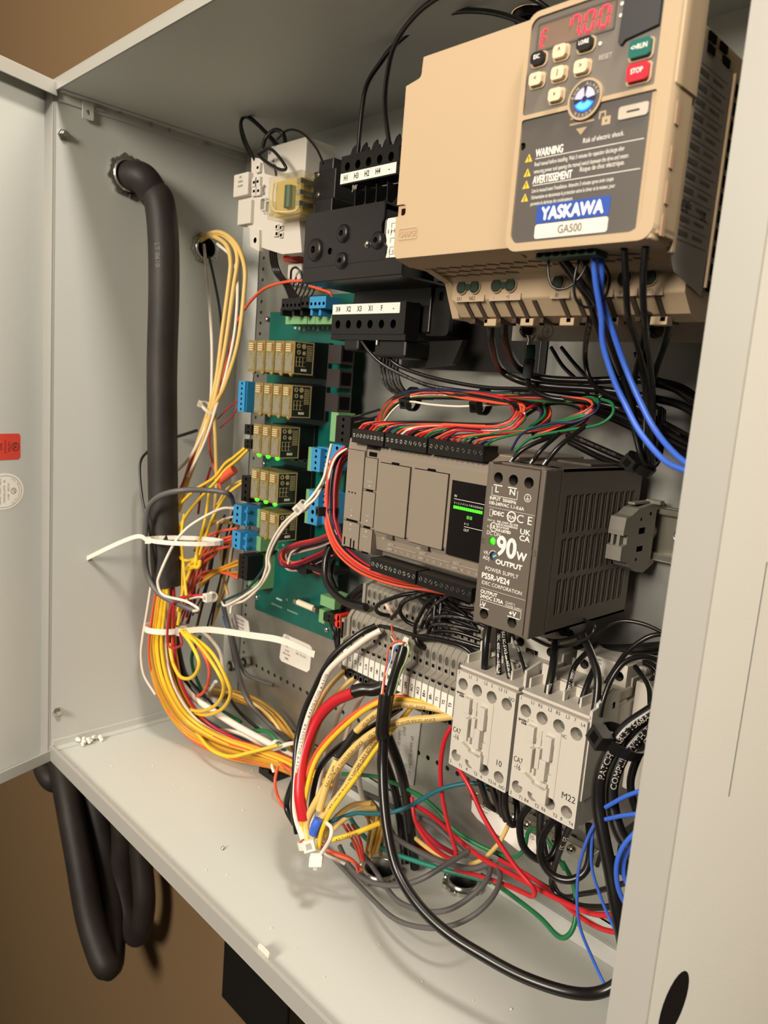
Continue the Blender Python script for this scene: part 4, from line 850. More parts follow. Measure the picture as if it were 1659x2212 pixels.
a, b, c, d = PB((581,382),(646,462),404); mb = MB(); mb.box(a,b,404,424,c,d,CLEAR); R_.part('cover', mb, 1)
mb = MB(); mb.box(a+2,b-9,411,423,c+3,d-3,mat('relay_frame', (200,176,110), .4)); R_.part('frame', mb, .5)
mb = MB(); mb.cyl(((a+b)/2+3,409,c+8), Z_, 5.2, d-c-18, mat('coil_green', (50,86,66), .5), 16); R_.part('coil', mb)
mb = MB(); mb.tube(spline([(a+4,407,d-5),(a+3,406.5,(c+d)/2),(a+9,406,c+7),(b-8,406.5,c+4),(b-5,407,c+12)],8), .8, mat('cream_lead', (238,220,170), .5), 6); R_.part('lead', mb)
for k in range(3): mb = MB(); mb.box(b-8,b-3,406,421,d-10-9*k,d-6-9*k,GALV2); R_.part('contact', mb)
mb = MB(); a, b, c, d = PB((612,552),(632,562),440); mb.box(a,b,440,470,c,d,RED); mb.box(a,b+6,446,472,c-22,c-2,SOCK); solo('fuse_block', mb, 'small white and red fuse block under the relay socket', 'fuse block', (a,470,c), bevel=.6)
# ================= relay circuit board =================
B = Thing('circuit_board', 'tall green circuit board with five rows of relays', 'circuit board', (-580, 478, -240))
bx0, bx1, bz1 = -645, -516, 68.5; BY = 460.0
mb = MB(); mb.front([(bx0,-240),(bx0+2,-241.5),(bx1,-238),(bx1,84),(bx0+40,84),(bx0+40,69.5),(bx0,69.5)], [], BY, BY+1.8, PCBG); B.part('board', mb)
for (px, py) in ((577,690),(555,1290),(706,1360),(571,1002)):
    p = P(px, py, BY); mb = MB(); mb.lathe(p, -Y_, [(3,0),(2.9,1.2),(1.5,2.2),(0,2.3)], CHROME, 14); mb.cyl(p+Y_*1.8, Y_, 3, 17.5, CHROME, 8); B.part('board_screw', mb)
mb = MB(); SILK = mat('silkscreen', (170,200,186), .6)
for z0 in (54,-9.5,-72,-73): 
    for k in range(9): mb.front(rect(-604+7*k,-601+7*k,z0-1.2-(k % 3),z0+.8), [], BY-.1, BY-.05, SILK)
for (px, py) in ((598,1308),(632,1322)):
    a, b, c, d = PB((px-11,py-6),(px+11,py+6),BY); mb.front(rect(a,b,c,d), [rect(a+.3,b-.3,c+.3,d-.3)], BY-.1, BY-.05, SILK)
for (t, px, py) in (('F1',620,1298),('R3',612,1180),('D4',600,1190),('K2',640,1012),('COM',610,1012),('NC',585,1050)):
    mb.text(t, P(px,py,BY-.1), 2.4, SILK)
a, b, c, d = PB((597,1290),(609,1299),BY); mb.front(rect(a,b,c,d), [], BY-.1, BY-.05, SILK)
B.part('silkscreen', mb, label='pale printed legends', kind='stuff')
RY = 416.0
def relay_body(T, x1, z1, h, lit, kind):
    w = 14.2; x0 = x1-w; zb_ = z1-h
    mb = MB(); mb.box(x0+.35, x1-.35, RY, 438.5, zb_, z1, RELY); T.part('cover', mb, .7)
    mb = MB(); mb.front(rrect(x0+1.8,x1-1.8,zb_+2,z1-11,.6), [], RY-.3, RY, RELF); T.part('armature_window', mb, label='silvery window')
    mb = MB(); [mb.front(rect(x0+2,x1-5,z1-3.6-1.9*q,z1-2.6-1.9*q), [], RY-.25, RY, mat('pale_relay_print', (206,190,150), .5)) for q in range(4)]
    for k in range(3): mb.box(x1-3.8,x1-2,RY-.5,RY,z1-4.6-2.2*k,z1-3.2-2.2*k,COPPER)
    mb.front(circ((x0+x1)/2,zb_+8,4.6,14,rz=5.6), [], RY-.4, RY-.35, mat('relay_oval', (150,144,126), .25, .3))
    T.part('coil_ends', mb)
    mb = MB(); mb.lathe((x0+9.5,RY+2,zb_+.6), -Z_, [(2.2,0),(2.4,1.2),(1.2,2.8),(0,3)], BRASS if not lit else LEDG, 8); T.part('foot' if not lit else 'lamp', mb, .3, label='lit green lamp' if lit else None)
rows = [(5,37.6,29),(4,-1,29),(3,-39.6,29),(3,-82,29.5),(2,-119.6,26.5)]
lits = [0,0,3,3,0]; rname = ['top','second','third','fourth','bottom']
for ri, (n, z1, h) in enumerate(rows):
    xr = [-544.5,-544.5,-558,-557.7,-554][ri]
    for i in range(n):
        x1 = xr-14.55*(n-1-i)
        pos = ['leftmost','second','third','fourth','rightmost']; ps = pos[i] if i < n-1 else 'rightmost'
        T = Thing('relay', 'amber clear relay, %s of the %s relay row%s' % (ps, rname[ri], ', green lamp lit under it' if lits[ri] else ''), 'relay', (x1-7, 453, z1-h/2), 'amber relays on the green circuit board')
        relay_body(T, x1, z1, h, bool(lits[ri]), 0)
        if i == n-1:     # printed side of the last relay
            mb = MB(); X = x1-.3
            mb.sidep(rect(RY+1,438,z1-h+.8,z1-.8), [], X+.15, X, mat('relay_side_print', (48,50,38), .35))
            for (yy, zz, r) in ((421,z1-4,2.1),(427,z1-4,2.3),(421.5,z1-9.5,2),(427.5,z1-10,1.8)):
                mb.sidep(circ(yy,zz,r,14), [circ(yy,zz,r*.55,10)] if yy < 424 else [], X+.4, X+.2, GOLDP)
            for k in range(9): mb.sidep(rect(430.5+.0,436.5,z1-3-1.6*k-.8,z1-3-1.6*k), [], X+.4, X+.2, GOLDP)
            for k in range(3): mb.sidep(rect(419+3.6*k,419.4+3.6*k,z1-h+7,z1-13.5), [], X+.4, X+.2, GOLDP); mb.sidep(rect(418.5,429,z1-h+7+4*k,z1-h+7.4+4*k), [], X+.4, X+.2, GOLDP)
            mb.sidep(rect(425,431,z1-h+3,z1-h+5.2), [], X+.5, X+.2, WHT)
            mb.sidep(rect(RY+.4,438.4,z1-h+.2,z1-.2), [rect(RY+1.2,437.6,z1-h+1,z1-1)], X+.3, X, GOLDP)
            T.part('printed_side', mb, label='dark side printed with gold symbols')
    mb = MB(); xa = xr-14.55*n
    mb.box(xa, xr+.3, 438.6, 455, z1-h-1, z1+1, BLK); mb.box(xa-.5, xr+1.2, 455, BY, z1-h-2, z1+2, BLK); B.part('relay_socket', mb, .5, label='black socket strip under the %s relay row' % rname[ri])
# sockets along the right: modular jacks
for k, (z1) in enumerate((37,16,-5.6)):
    mb = MB(); mb.box(-531,-513.5,444,BY,z1-16.5,z1,mat('jack_plastic', (48,42,42), .5)); mb.box(-513.6,-513.4,446,458,z1-14,z1-2.5,HOLE); B.part('modular_jack', mb, .4)
def conn(name, q0, q1, y0, y1, m, label, holes=0, axis='z', hm=HOLE, par=None):
    a, b, c, d = PB(q0, q1, y0); mb = MB(); hs = []
    for i in range(holes):
        if axis == 'x': hs.append(circ(a+(b-a)*(i+.5)/holes, d-(d-c)*.62, min((b-a)/holes, d-c)*.27, 10)); 
        else: hs.append(circ((a+b)/2, d-(d-c)*(i+.5)/holes, min(b-a, (d-c)/holes)*.27, 10))
    mb.front(rect(a,b,c,d), hs, y0, y0+2.5, m, hm); mb.front(rect(a+.1,b-.1,c+.1,d-.1), [], y0+2.3, y0+2.4, hm); mb.box(a,b,y0+2.5,y1,c,d,m)
    return B.part(name, mb, label=label, parent=par), (a,b,c,d)
# top edge
o,_ = conn('pin_header', (618,672),(664,700),440,BY,MINT,'pale green header at the board top left'); conn('pin_header',(664.5,672),(681,700),440,BY,MINT,'pale green header at the board top middle'); conn('pin_header',(682,672),(718,700),440,BY,MINT,'pale green header at the board top right')
conn('plug', (609,645),(650,668),424,441,BLK,'black plug at the board top left',5,'x'); conn('plug', (650,642),(668,664),424,441,BLK,'black plug at the board top middle',2,'x')
conn('plug', (669,641),(703,665),424,441,BLUEC,'blue plug at the board top',4,'x'); 
for px in (625,650,668,690,708):
    p = P(px, 672, 437); mb = MB(); mb.box(p.x-1.6,p.x+1.6,428,440,p.z-5,p.z+2,BLUEC if px > 680 else BLK); B.part('plug_lug', mb, .3)
# left edge
conn('pin_header',(534,826),(549,892),438,BY,MINT,'pale green header left of the second relay row'); conn('plug',(516,822),(527,890),424,440,BLUEC,'blue plug left of the second relay row',6)
a,b,c,d = PB((527,824),(535,891),428); mb = MB(); mb.box(a,b,426,442,c,d,BLUEC); B.part('plug_back', mb, .3)
for (q0,q1) in (((529,916),(543,940)),((528,948),(542,970)),((523,1026),(538,1086))): conn('plug', q0, q1, 428, 446, BLK, None, 2 if q0[1] < 1000 else 4)
conn('pin_header',(532,1092),(560,1140),438,BY,MINT,'pale green header beside the fourth relay row'); conn('plug',(505,1088),(520,1135),420,440,BLUEC,'blue plug beside the fourth relay row',3)
conn('pin_header',(532,1150),(562,1192),438,BY,MINT,'pale green header beside the bottom relay row'); conn('plug',(502,1145),(518,1188),420,440,BLUEC,'blue plug beside the bottom relay row',3)
for (q0,q1) in (((518,1090),(533,1138)),((516,1148),(532,1191))):
    a,b,c,d = PB(q0,q1,426); mb = MB(); mb.box(a,b,426,442,c,d,BLUEC); mb.box(b-3,b+2,424,428,d-6,d-3,BLUEC); mb.box(b-3,b+2,424,428,c+3,c+6,BLUEC); B.part('plug_back', mb, .3)
conn('pin_header',(540,1196),(556,1275),440,BY,MINT,'long pale green header at the board lower left'); conn('plug',(517,1196),(533,1255),426,445,BLK,'black plug at the board lower left',5)
# right side
conn('pin_header',(716,890),(727,955),440,BY,MINT,'pale green header beside the controller top'); conn('plug',(727,897),(754,960),432,BY,BLK,'black plug beside the controller top',4)
for (q0,q1,q2,q3,q4,q5) in (((667,965),(673,1018),(674,966),(690,1020),(690,964),(712,1018)), ((662,1056),(668,1132),(668,1058),(684,1136),(684,1060),(706,1134))):
    conn('pin_header',q0,q1,442,BY,MINT,None); conn('plug',q2,q3,432,BY,BLUEC,None,4)
    a,b,c,d = PB(q4,q5,440); mb = MB(); mb.box(a,b,438,BY,c,d,BLUEC)
    for k in range(3): mb.box(b-6,b-3,437.6,438.2,d-4-5.5*k,d-2-5.5*k,HOLE)
    B.part('plug_back', mb, .3)
conn('plug',(714,958),(740,1010),436,BY,BLUEC,'blue plug beside the controller',3)
conn('pin_header',(693,1284),(722,1318),436,BY,MINT,'pale green header at the board lower right'); conn('pin_header',(690,1315),(700,1348),436,BY,MINT,None); conn('plug',(699,1322),(722,1350),428,446,BLK,'black plug at the board lower right',2)
for dy in (0, 14):
    p = P(728, 1334+dy, 426); mb = MB(); mb.cyl(p, Y_, 3.2, 14, mat('red_button', (226,56,36), .4), 14); mb.box(p.x,p.x+4,426,440,p.z-3,p.z+3,mat('red_button', (226,56,36), .4)); B.part('release_button', mb, .5, label='red release button')
# ribbon connector and fuse
mb = MB(); a,b,c,d = PB((655,1212),(715,1258),440); mb.box(a+8,b,436,BY,c+6,d,BLK); mb.front([(a-10,c+2),(a,c+14),(a+8,c+14),(a+8,c),(a,c-2)], [], 438, 446, BLK); B.part('socket_header', mb, .5, label='large black header under the wire loop')
mb = MB(); p0 = P(640,1299,446); p1 = P(681,1316,446); d_ = (p1-p0); mb.cyl(p0, d_, 3.0, d_.length, mat('fuse_ceramic', (236,224,196), .4), 16); f_ = B.part('fuse', mb, label='cream ceramic fuse')
for p in (p0, p1): mb = MB(); mb.cyl(p-d_.normalized()*1, d_, 3.3, 4.5, CHROME, 16); mb.box(p.x-1.5,p.x+3.5,446,BY,p.z-2.2,p.z+2.2,CHROME); B.part('fuse_clip', mb, parent=f_)
# ================= labels and plates on the panel =================
T = Thing('ground_bar', 'steel ground bar with screws behind the contactors above its instruction card', 'ground bar', (-300, 480, -292))
q = P(1030,1712,474); mb = MB(); mb.box(q.x-4,q.x+110,470,478,q.z-6,q.z+4,GALV2m); T.part('bar', mb, .5)
for i in range(8): p = V(q.x+1+13*i,470,q.z-1); mb = MB(); mb.lathe(p, -Y_, [(3.4,0),(3.2,1.6),(0,2.4)], CHROME, 12); mb.obox(p-Y_*2.3, X_*2.4, Z_*.4, Y_*.2, HOLE); T.part('bar_screw', mb)
T = Thing('instruction_card', 'cream tightening instruction card on the mounting plate behind the red wires', 'card', (-290, 479, -330))
mb = MB(); pl = poly([(1020,1722),(1180,1805),(1186,1850),(1120,1838),(1032,1770),(1018,1752)],478)[::-1]; mb.front(pl, [], 478, 479, LABEL); T.part('card', mb)
mb = MB()
for (t, px, py) in (('WIRE TORQUE',1100,1738),('TIGHTEN 2 TORQUE',1095,1762),('4, 45 IN.-LBS. FOR',1098,1780),('8, 40  10-14, 35',1135,1808)): mb.text(t, P(px+14,py+6,477.9), 4.2, INKG, sx=.7)
p = P(1044,1745,477.9); mb.front(rect(p.x-.4,p.x+.4,p.z,p.z+13), [], 477.8, 477.85, INKG)
for k in range(3): mb.front(rect(p.x-7+2*k,p.x+7-2*k,p.z-3*k,p.z-3*k+.6), [], 477.8, 477.85, INKG)
T.part('lettering', mb)
T = Thing('rating_label', 'tall grey rating label lettered 120 VAC 10 AMPS on the mounting plate', 'label', (-410, 479, -300))
mb = MB(); mb.front(poly([(843,1500),(912,1530),(893,1698),(830,1668)],479)[::-1], [], 479, 479.6, mat('label_greyish', (200,198,194), .5)); T.part('label', mb)
mb = MB()
for k, (px, py, t) in enumerate(((864,1615,'120 VAC/ 10 AMPS'),(876,1580,'LINE'),(890,1635,'120 VAC/ 10 AMPS 60'),(878,1672,'UL LISTED'))): mb.text(t, P(px,py,478.9), 3.8, INKG, u=Z_, v=-X_, sx=.8)
T.part('lettering', mb)
T = Thing('certificate_sticker', 'white printed sticker on the mounting plate below the green board', 'sticker', (-590, 480, -262))
mb = MB(); pl = poly([(610,1378),(614,1369),(668,1393),(674,1400),(669,1447),(663,1452),(608,1428),(604,1420)],479.7)[::-1]; mb.front(pl, [], 479.4, 479.9, LABEL); T.part('sticker', mb)
mb = MB(); c_ = P(620,1382,479.3)
for (r0, r1) in ((5.2,4.6),(3.4,2.9)): mb.plate(circ(c_.x,c_.z-1,r0,20), [circ(c_.x,c_.z-1,r1,20)], (0,479.3,0), X_, Z_, (0,0,0), INKG)
for (t, px, py, s) in (('UL',620,1398,3.5),('LISTED',620,1408,2.2),('INDUSTRIAL',619,1415,2),('508A',619,1425,2.6),('CERTIFICATE',650,1409,2.6),('NO. XX-4211',650,1418,2.6)): mb.text(t, P(px,py,479.3), s, INKG, sx=.85)
T.part('lettering', mb)
mb = MB(); pl = poly([(499,1350),(501,1325),(520,1330),(536,1342),(539,1366),(510,1359)],462)[::-1]; mb.front(pl, [], 462, 462.5, LABEL)
for k in range(3): mb.text('PANEL BOARD', P(519,1341+8*k,461.9), 2, INKG, sx=.8)
solo('paper_tag', mb, 'small white paper tag hanging on the grey wires under the green board', 'tag', P(510,1350,462))
a,b,c,d = PB((568,1660),(600,1672),450)
# ================= wires =================
def proj(p):
    d = p.dot(CF); return 829.5+FPX*p.dot(CR)/d, 1106-FPX*p.dot(CU)/d
def wm(n, c, r=.38, c2=None): return mat('wire_'+n, c, r, 0, .5)
CO = dict(black=wm('black',(22,21,21),.3), grey=wm('grey',(92,90,90),.45), white=wm('white',(238,226,212),.45), tan=wm('tan',(226,192,116),.45), yellow=wm('yellow',(234,192,46),.42),
  gold=wm('gold',(214,154,38),.45), ochre=wm('ochre',(176,132,44),.5), orange=wm('orange',(222,90,58),.42), red=wm('red',(200,34,44),.38), crimson=wm('crimson',(176,28,52),.4), green=wm('green',(28,112,66),.42),
  teal=wm('teal',(20,96,108),.42), blue=wm('blue',(58,104,214),.42), navy=wm('navy',(34,40,78),.42), dteal=wm('dark_teal',(30,62,62),.45), pink=wm('pinkish_white',(236,206,190),.45), lgreen=wm('light_green',(150,180,120),.45))
def wpts(pts, r):
    out = []
    for q in pts:
        if isinstance(q, Vector): out.append(q); continue
        p = P(*q)
        if p.z < FZ+r+.5: p = PZ(q[0], q[1], FZ+r+.5)
        if p.y > 478-r and p.x > -699 and p.z > -367: p = P(q[0], q[1], 478-r)
        if p.x < XL+r+.3: p = PX(q[0], q[1], XL+r+.3)
        out.append(p)
    return out
def W(c, wpx, pts, label, group=None, cat='wire', name='wire', n=8, seg=7, prt=None, par=None, r=None):
    m = CO[c] if isinstance(c, str) else c
    mid = pts[len(pts)//2]; mid = mid if isinstance(mid, Vector) else P(*mid); r = r or wpx/2*mid.dot(CF)/FPX
    path = spline(wpts(pts, r), seg); mb = MB(); mb.tube(path, r, m, n)
    if par: return par.part(name, mb, label=label)
    o = solo(name, mb, label, cat, path[0], group)
    if prt:                          # lettering wrapped on the side of the wire that faces the opening
        txt, side, s0, sz = prt[:4]; pm = prt[4] if len(prt) > 4 else WHT
        L = [0]
        for a, b in zip(path, path[1:]): L.append(L[-1]+(b-a).length)
        rep = 1 if len(prt) < 6 else prt[5]; pb = MB()
        vs, fs, lo, wd = text_mesh(txt); k = sz/.72
        for rr in range(rep):
            off = L[-1]*s0+rr*(wd*k+sz*2.5)
            if off+wd*k > L[-1]: break
            nv = []; jm = min(range(len(L)), key=lambda q: abs(L[q]-off-wd*k/2)); tdir = path[min(jm+1,len(path)-1)]-path[max(jm-1,0)]
            fl = 1 if tdir.dot(CR)-.3*tdir.dot(CU) > 0 else -1        # lettering reads left to right on the run
            for v in vs:
                s_ = off+(v.x*k if fl > 0 else (wd-v.x)*k); i = 0
                while i < len(L)-2 and L[i+1] < s_: i += 1
                t = (s_-L[i])/(L[i+1]-L[i]); p = path[i].lerp(path[i+1], t)
                T0 = (path[i+1]-path[max(i-1,0)]).normalized(); T1 = (path[min(i+2,len(path)-1)]-path[i]).normalized(); T = T0.lerp(T1, t).normalized()
                N = V(.62,-.78,.05); N = (N-T*N.dot(T)).normalized(); Bn = N.cross(T)*-1
                a = -fl*(v.y*k-sz*.5)/r; nv.append(p+(N*math.cos(a)+Bn*math.sin(a))*(r+.06))
            pb.add(nv, fs, pm)
        o0 = path[0]; finish(pb, 'printing', o0, o)
    return o
def bundle(n, pts, spread, cols, wpx, lab, group, ydev=5, tw=2.2, seed=1, taper=None, keep=None, name='wire'):
    """keep = how many stay single objects; the others, too many and too buried to count, become one stuff mesh"""
    rnd = random.Random(seed); out = []; keep = n if keep is None else keep; sm = MB()
    for i in range(n):
        th = rnd.uniform(0, 6.28); rad = math.sqrt(rnd.uniform(.05, 1)); twd = rnd.uniform(-tw, tw); c = cols[i % len(cols)] if not isinstance(cols, str) else cols
        pp = []
        for k, q in enumerate(pts):
            t = k/(len(pts)-1); sp = spread*(taper[k] if taper else 1); a = th+twd*t
            pp.append((q[0]+math.cos(a)*rad*sp, q[1]+math.sin(a)*rad*sp*.8, q[2]+math.sin(a+.7)*rad*ydev*(taper[k] if taper else 1)))
        w_ = wpx*rnd.uniform(.92,1.08)
        if i >= keep:
            mid = P(*pp[len(pp)//2]); r = w_/2*mid.dot(CF)/FPX; sm.tube(spline(wpts(pp, r), 6), r, CO[c], 6); continue
        out.append(W(c, w_, pp, lab % NAMES.get(c, c), group, n=6, seg=6, name=name))
    if sm.v: solo('wire_tangle', sm, group[0].lower()+group[1:]+', the buried strands', 'wires', sm.v[0], kind='stuff')
    return out
NAMES = dict(tan='tan', gold='golden yellow', ochre='dark yellow', dteal='dark teal', navy='navy blue', pink='pale pinkish', lgreen='pale green')
def ring_tie(q, T, rx, ry, m, label, w=3.4, head=None, tail=None, tw=None, name='cable_tie'):
    """strap loop round a bundle: q centre pixel+depth, T bundle direction as a pixel step, rx across, ry in depth (mm)"""
    c = P(*q); d = (P(q[0]+T[0], q[1]+T[1], q[2])-c).normalized(); nrm = V(.62,-.78,.05); nrm = (nrm-d*nrm.dot(d)).normalized(); s = nrm.cross(d)
    pts = [c+s*rx*math.cos(a)+nrm*ry*math.sin(a) for a in [2*math.pi*i/24 for i in range(25)]]
    T_ = Thing(name, label, 'cable tie', c); mb = MB(); mb.strap(pts, [d]*25, w, 1.1, m); T_.part('strap', mb)
    if head is not None:
        a = head; h = c+s*rx*math.cos(a)+nrm*ry*math.sin(a); o_ = (s*math.cos(a)+nrm*math.sin(a)).normalized(); tg = d.cross(o_)
        mb = MB(); mb.obox(h+o_*1.8, tg*w*.8, d*w*.72, o_*w*.62, m); mb.obox(h+o_*(1.8+w*.64), tg*w*.4, d*w*.4, o_*.1, mat('tie_slot_shade', (168,160,148), .6) if m is NYLON else HOLE); T_.part('head', mb, .6)
        if tail:
            tp_ = spline([h+o_*1.8]+[P(*t) for t in tail], 8); mb = MB(); mb.strap(tp_, tw or d, w*.95, 1.1, m); T_.part('tail', mb, label='loose tail of the tie')
    return T_
# ---- rubber hose and its wire bundle, left
W(RUBBER, 60, [V(-800,362,193),V(-764,363,192),(308,386,371),(331,418,380),(345,440,383),(353,520,384),(354,640,384),(350,800,384),(351,960,384),(353,1100,385),(357,1200,385),(362,1266,386)], 'thick black rubber hose bending down from the upper left conduit', cat='hose', name='rubber_hose', n=22, r=15.2, prt=('LT 0610', 1, .27, 5, mat('faded_print', (120,116,110), .7)))
BC = ['gold','yellow','gold','gold','orange','gold','yellow','ochre','gold','orange','gold','yellow','gold','white','gold','yellow','tan','gold','crimson','gold','yellow','gold','orange','gold','gold','yellow','ochre','gold','orange','gold','gold','yellow','gold']
bundle(44, [(362,1235,385),(357,1300,386),(353,1356,386),(352,1425,388),(372,1500,392),(420,1570,408),(492,1612,422),(560,1632,432),(622,1652,440),(700,1690,450)], 27, BC, 7.6, '%s wire in the thick bundle leaving the rubber hose', 'wires leaving the black rubber hose', ydev=12, tw=1.3, seed=5, taper=[.4,.8,.95,1.15,1.1,1.1,1.05,.9,.7,.8], keep=30)
W('yellow',8,[(391,1362,380),(415,1395,378),(430,1434,378),(415,1463,380),(390,1462,382),(373,1430,384),(366,1390,386)],'bright yellow small loop hanging just under the white tie, below the hose')
W('yellow',8,[(391,1362,382),(432,1395,380),(473,1456,382),(483,1489,388),(466,1523,396),(426,1536,400),(385,1516,400),(366,1480,398)],'bright yellow middle loop of three beside the hose bundle')
W('yellow',8,[(393,1360,384),(454,1406,384),(490,1470,388),(497,1503,394),(476,1534,402),(437,1544,404),(399,1525,404),(372,1490,402)],'bright yellow outermost loop of three beside the hose bundle')
W('orange',7,[(425,1390,400),(446,1425,402),(452,1452,405),(446,1484,408),(426,1503,410),(385,1489,408),(366,1456,402)],'orange loop hanging inside the yellow loops')
W('yellow',8,[(425,1582,404),(455,1618,402),(496,1634,404),(537,1626,412),(600,1610,430)],'yellow strand bowing lowest over the cabinet floor')
W('white',8,[(418,1355,420),(454,1379,425),(476,1412,428),(481,1445,430)],'white wire curving behind the yellow loops, upper piece')
W('white',8,[(466,1472,432),(451,1500,436),(456,1526,440)],'white wire curving behind the yellow loops, lower piece')
W('white',15,[(369,1440,400),(395,1480,404),(426,1512,410),(510,1567,425),(587,1609,440),(650,1646,450)],'thick white cable crossing the yellow bundle down to the right', cat='cable', name='cable')
W('white',10,[(465,1578,425),(500,1580,432),(535,1592,440),(580,1622,446)],'thin white wire lying beside the thick white cable')
W('green',8,[(432,1375,440),(414,1420,442),(426,1470,445),(455,1518,450),(520,1560,455)],'green wire running down behind the yellow loops')
W('green',10,[(540,1580,440),(576,1580,440),(603,1606,442),(632,1645,448)],'green wire arching over the lower left bundle')
W('teal',9,[(400,1520,430),(450,1560,438),(500,1588,446),(560,1610,452)],'teal wire showing between the white cable and yellow bundle')
W('grey',11,[(479,1295,445),(496,1365,448),(510,1434,450),(532,1506,455),(571,1553,460),(625,1602,464)],'grey cable hanging below the board from the white tie', cat='cable', name='cable')
W('grey',9,[(500,1370,455),(526,1448,460),(560,1470,466),(590,1480,470)],'thin grey cable behind the paper tag', cat='cable', name='cable')
W('blue',9,[(484,1330,450),(490,1352,450),(497,1368,450)],'short blue sleeve on the grey wires behind the paper tag', name='sleeve', cat='sleeve')
W('black',8,[(490,1500,430),(520,1540,440),(560,1576,452)],'black wire crossing behind the yellow loops to the floor')
W('black',18,[(372,1330,402),(382,1400,404),(398,1460,408),(430,1500,415),(470,1540,425)],'flat black cable inside the yellow bundle below the tie', cat='cable', name='cable')
W('white',6,[(328,1255,382),(318,1320,380),(308,1380,380),(305,1420,382),(312,1460,386),(336,1500,392)],'thin white wire down the left edge of the bundle')
W('orange',6,[(337,1280,378),(326,1350,376),(322,1410,378),(334,1480,384),(360,1530,390),(400,1570,400)],'orange wire bowing left of the yellow bundle')
bundle(9, [(455,1490,462),(530,1508,462),(590,1545,464),(628,1595,468),(650,1640,470)], 16, ['ochre','tan','gold','ochre'], 7, '%s wire arching low behind the yellow loops', 'dull yellow wires arching behind the loops', ydev=4, seed=9, keep=0)
W('orange',7,[(600,1655,425),(594,1692,418),(604,1730,420),(628,1758,426)],'orange wire hanging over the black mount on the cabinet floor')
W('orange',7,[(608,1650,430),(625,1662,432),(650,1672,440),(680,1690,446)],'short orange wire passing right of the black mount')
W('crimson',5,[(415,1286,380),(380,1296,376),(365,1330,374),(362,1385,376),(372,1400,378),(392,1392,380),(388,1366,382)],'thin dark red wire looping over the bundle below the tie')
W('red',5,[(440,1285,400),(400,1290,390),(374,1310,382)],'thin red wire lying over the bundle top')
# ---- cables from the second conduit
TP = [(470,830),(455,880),(420,968),(392,1040),(378,1100)]
W('tan',10,[(432,520,451),(455,510,446),(487,527,440),(498,561,438),(495,608,436),(480,720,432),(468,815,428),(452,882,424),(425,962,420),(398,1040,416),(382,1100,412)],'tan wire from the second conduit, left of the three', 'tan wires from the small conduit' )
W('tan',10,[(434,516,451),(473,505,444),(503,527,440),(513,562,438),(504,625,436),(488,740,432),(472,825,428),(458,882,424),(432,968,420),(404,1045,416),(386,1105,412)],'tan wire from the second conduit, middle of the three','tan wires from the small conduit')
W('tan',10,[(436,508,451),(476,502,442),(510,527,440),(528,574,438),(528,625,436),(514,740,432),(487,830,428),(464,882,426),(466,950,430),(468,1050,440),(462,1120,446)],'tan wire from the second conduit, right of the three','tan wires from the small conduit')
W('white',7,[(440,528,451),(447,591,446),(454,676,440),(458,760,434),(455,870,428),(440,930,420),(412,985,414),(385,1015,410)],'white wire hanging straight down from the second conduit')
W('white',7,[(470,527,448),(500,556,444),(513,608,440),(508,709,436),(490,800,430),(467,880,426),(440,960,420),(405,1030,414)],'white wire curving right from the second conduit')
W('black',6,[(452,555,450),(462,600,448),(473,659,444),(480,720,440)],'black wire slanting down from the second conduit')
W('black',7,[(425,930,430),(400,938,426),(380,944,422)],'short black wire pointing left from the tied cables')
ring_tie((452,882,424),(-20,40),9.5,6,NYLON,'white cable tie round the tan cables from the second conduit',head=2.6)
W('orange',6,[(720,645,436),(712,632,432),(698,627,432),(670,618,430)],'short orange wire bending into the blue plug at the board top')
W('orange',6,[(655,606,428),(612,610,430),(569,625,432),(533,661,436),(510,705,440),(495,760,444),(478,830,446),(460,900,446),(452,960,444),(463,1010,440),(478,1060,438)],'orange wire arching left from behind the transformer foot plate')
W('crimson',3,[(520,862,436),(495,880,436),(470,905,436)],'thin red wire leaving the blue plug, upper strand','thin red wires from the second row blue plug')
W('crimson',3,[(520,866,436),(505,895,438),(475,925,438)],'thin red wire leaving the blue plug, lower strand','thin red wires from the second row blue plug')
W('red',4,[(430,950,420),(412,1000,416),(396,1040,412),(382,1068,410)],'thin red wire slanting down beside the tan wires')
W('crimson',5,[(455,1010,440),(446,1040,440),(434,1070,440),(428,1110,440)],'dark red wire behind the yellow pairs')
# ---- yellow pairs to the board
W('yellow',7,[(530,967,430),(505,988,424),(486,1002,420),(462,1032,414),(424,1056,408),(410,1068,404)],'yellow wire from the upper left board plug, upper of the pair','yellow pair at the upper left board plug')
W('yellow',7,[(536,971,430),(510,996,424),(488,1014,420),(464,1043,412),(437,1071,406),(404,1111,400),(386,1149,398),(388,1200,398),(394,1225,398),(393,1290,394),(384,1350,392)],'yellow wire from the upper left board plug, lower of the pair','yellow pair at the upper left board plug')
W('yellow',7,[(412,1066,404),(388,1093,400),(375,1136,397),(377,1180,396),(388,1203,396),(404,1211,398),(425,1206,402)],'yellow wire bowing left in front of the hose')
W('yellow',7,[(452,1063,410),(443,1124,408),(428,1179,404),(421,1210,400),(410,1235,398),(397,1271,394),(384,1320,390)],'yellow wire dropping straight from the grey loop')
W('yellow',7,[(523,1043,432),(500,1060,426),(486,1074,420),(463,1111,414),(440,1170,408),(428,1210,402)],'yellow wire from the fourth row black plug')
W('yellow',7,[(398,1110,400),(392,1160,396),(396,1215,396),(400,1260,394),(404,1300,392)],'yellow wire running down along the hose front')
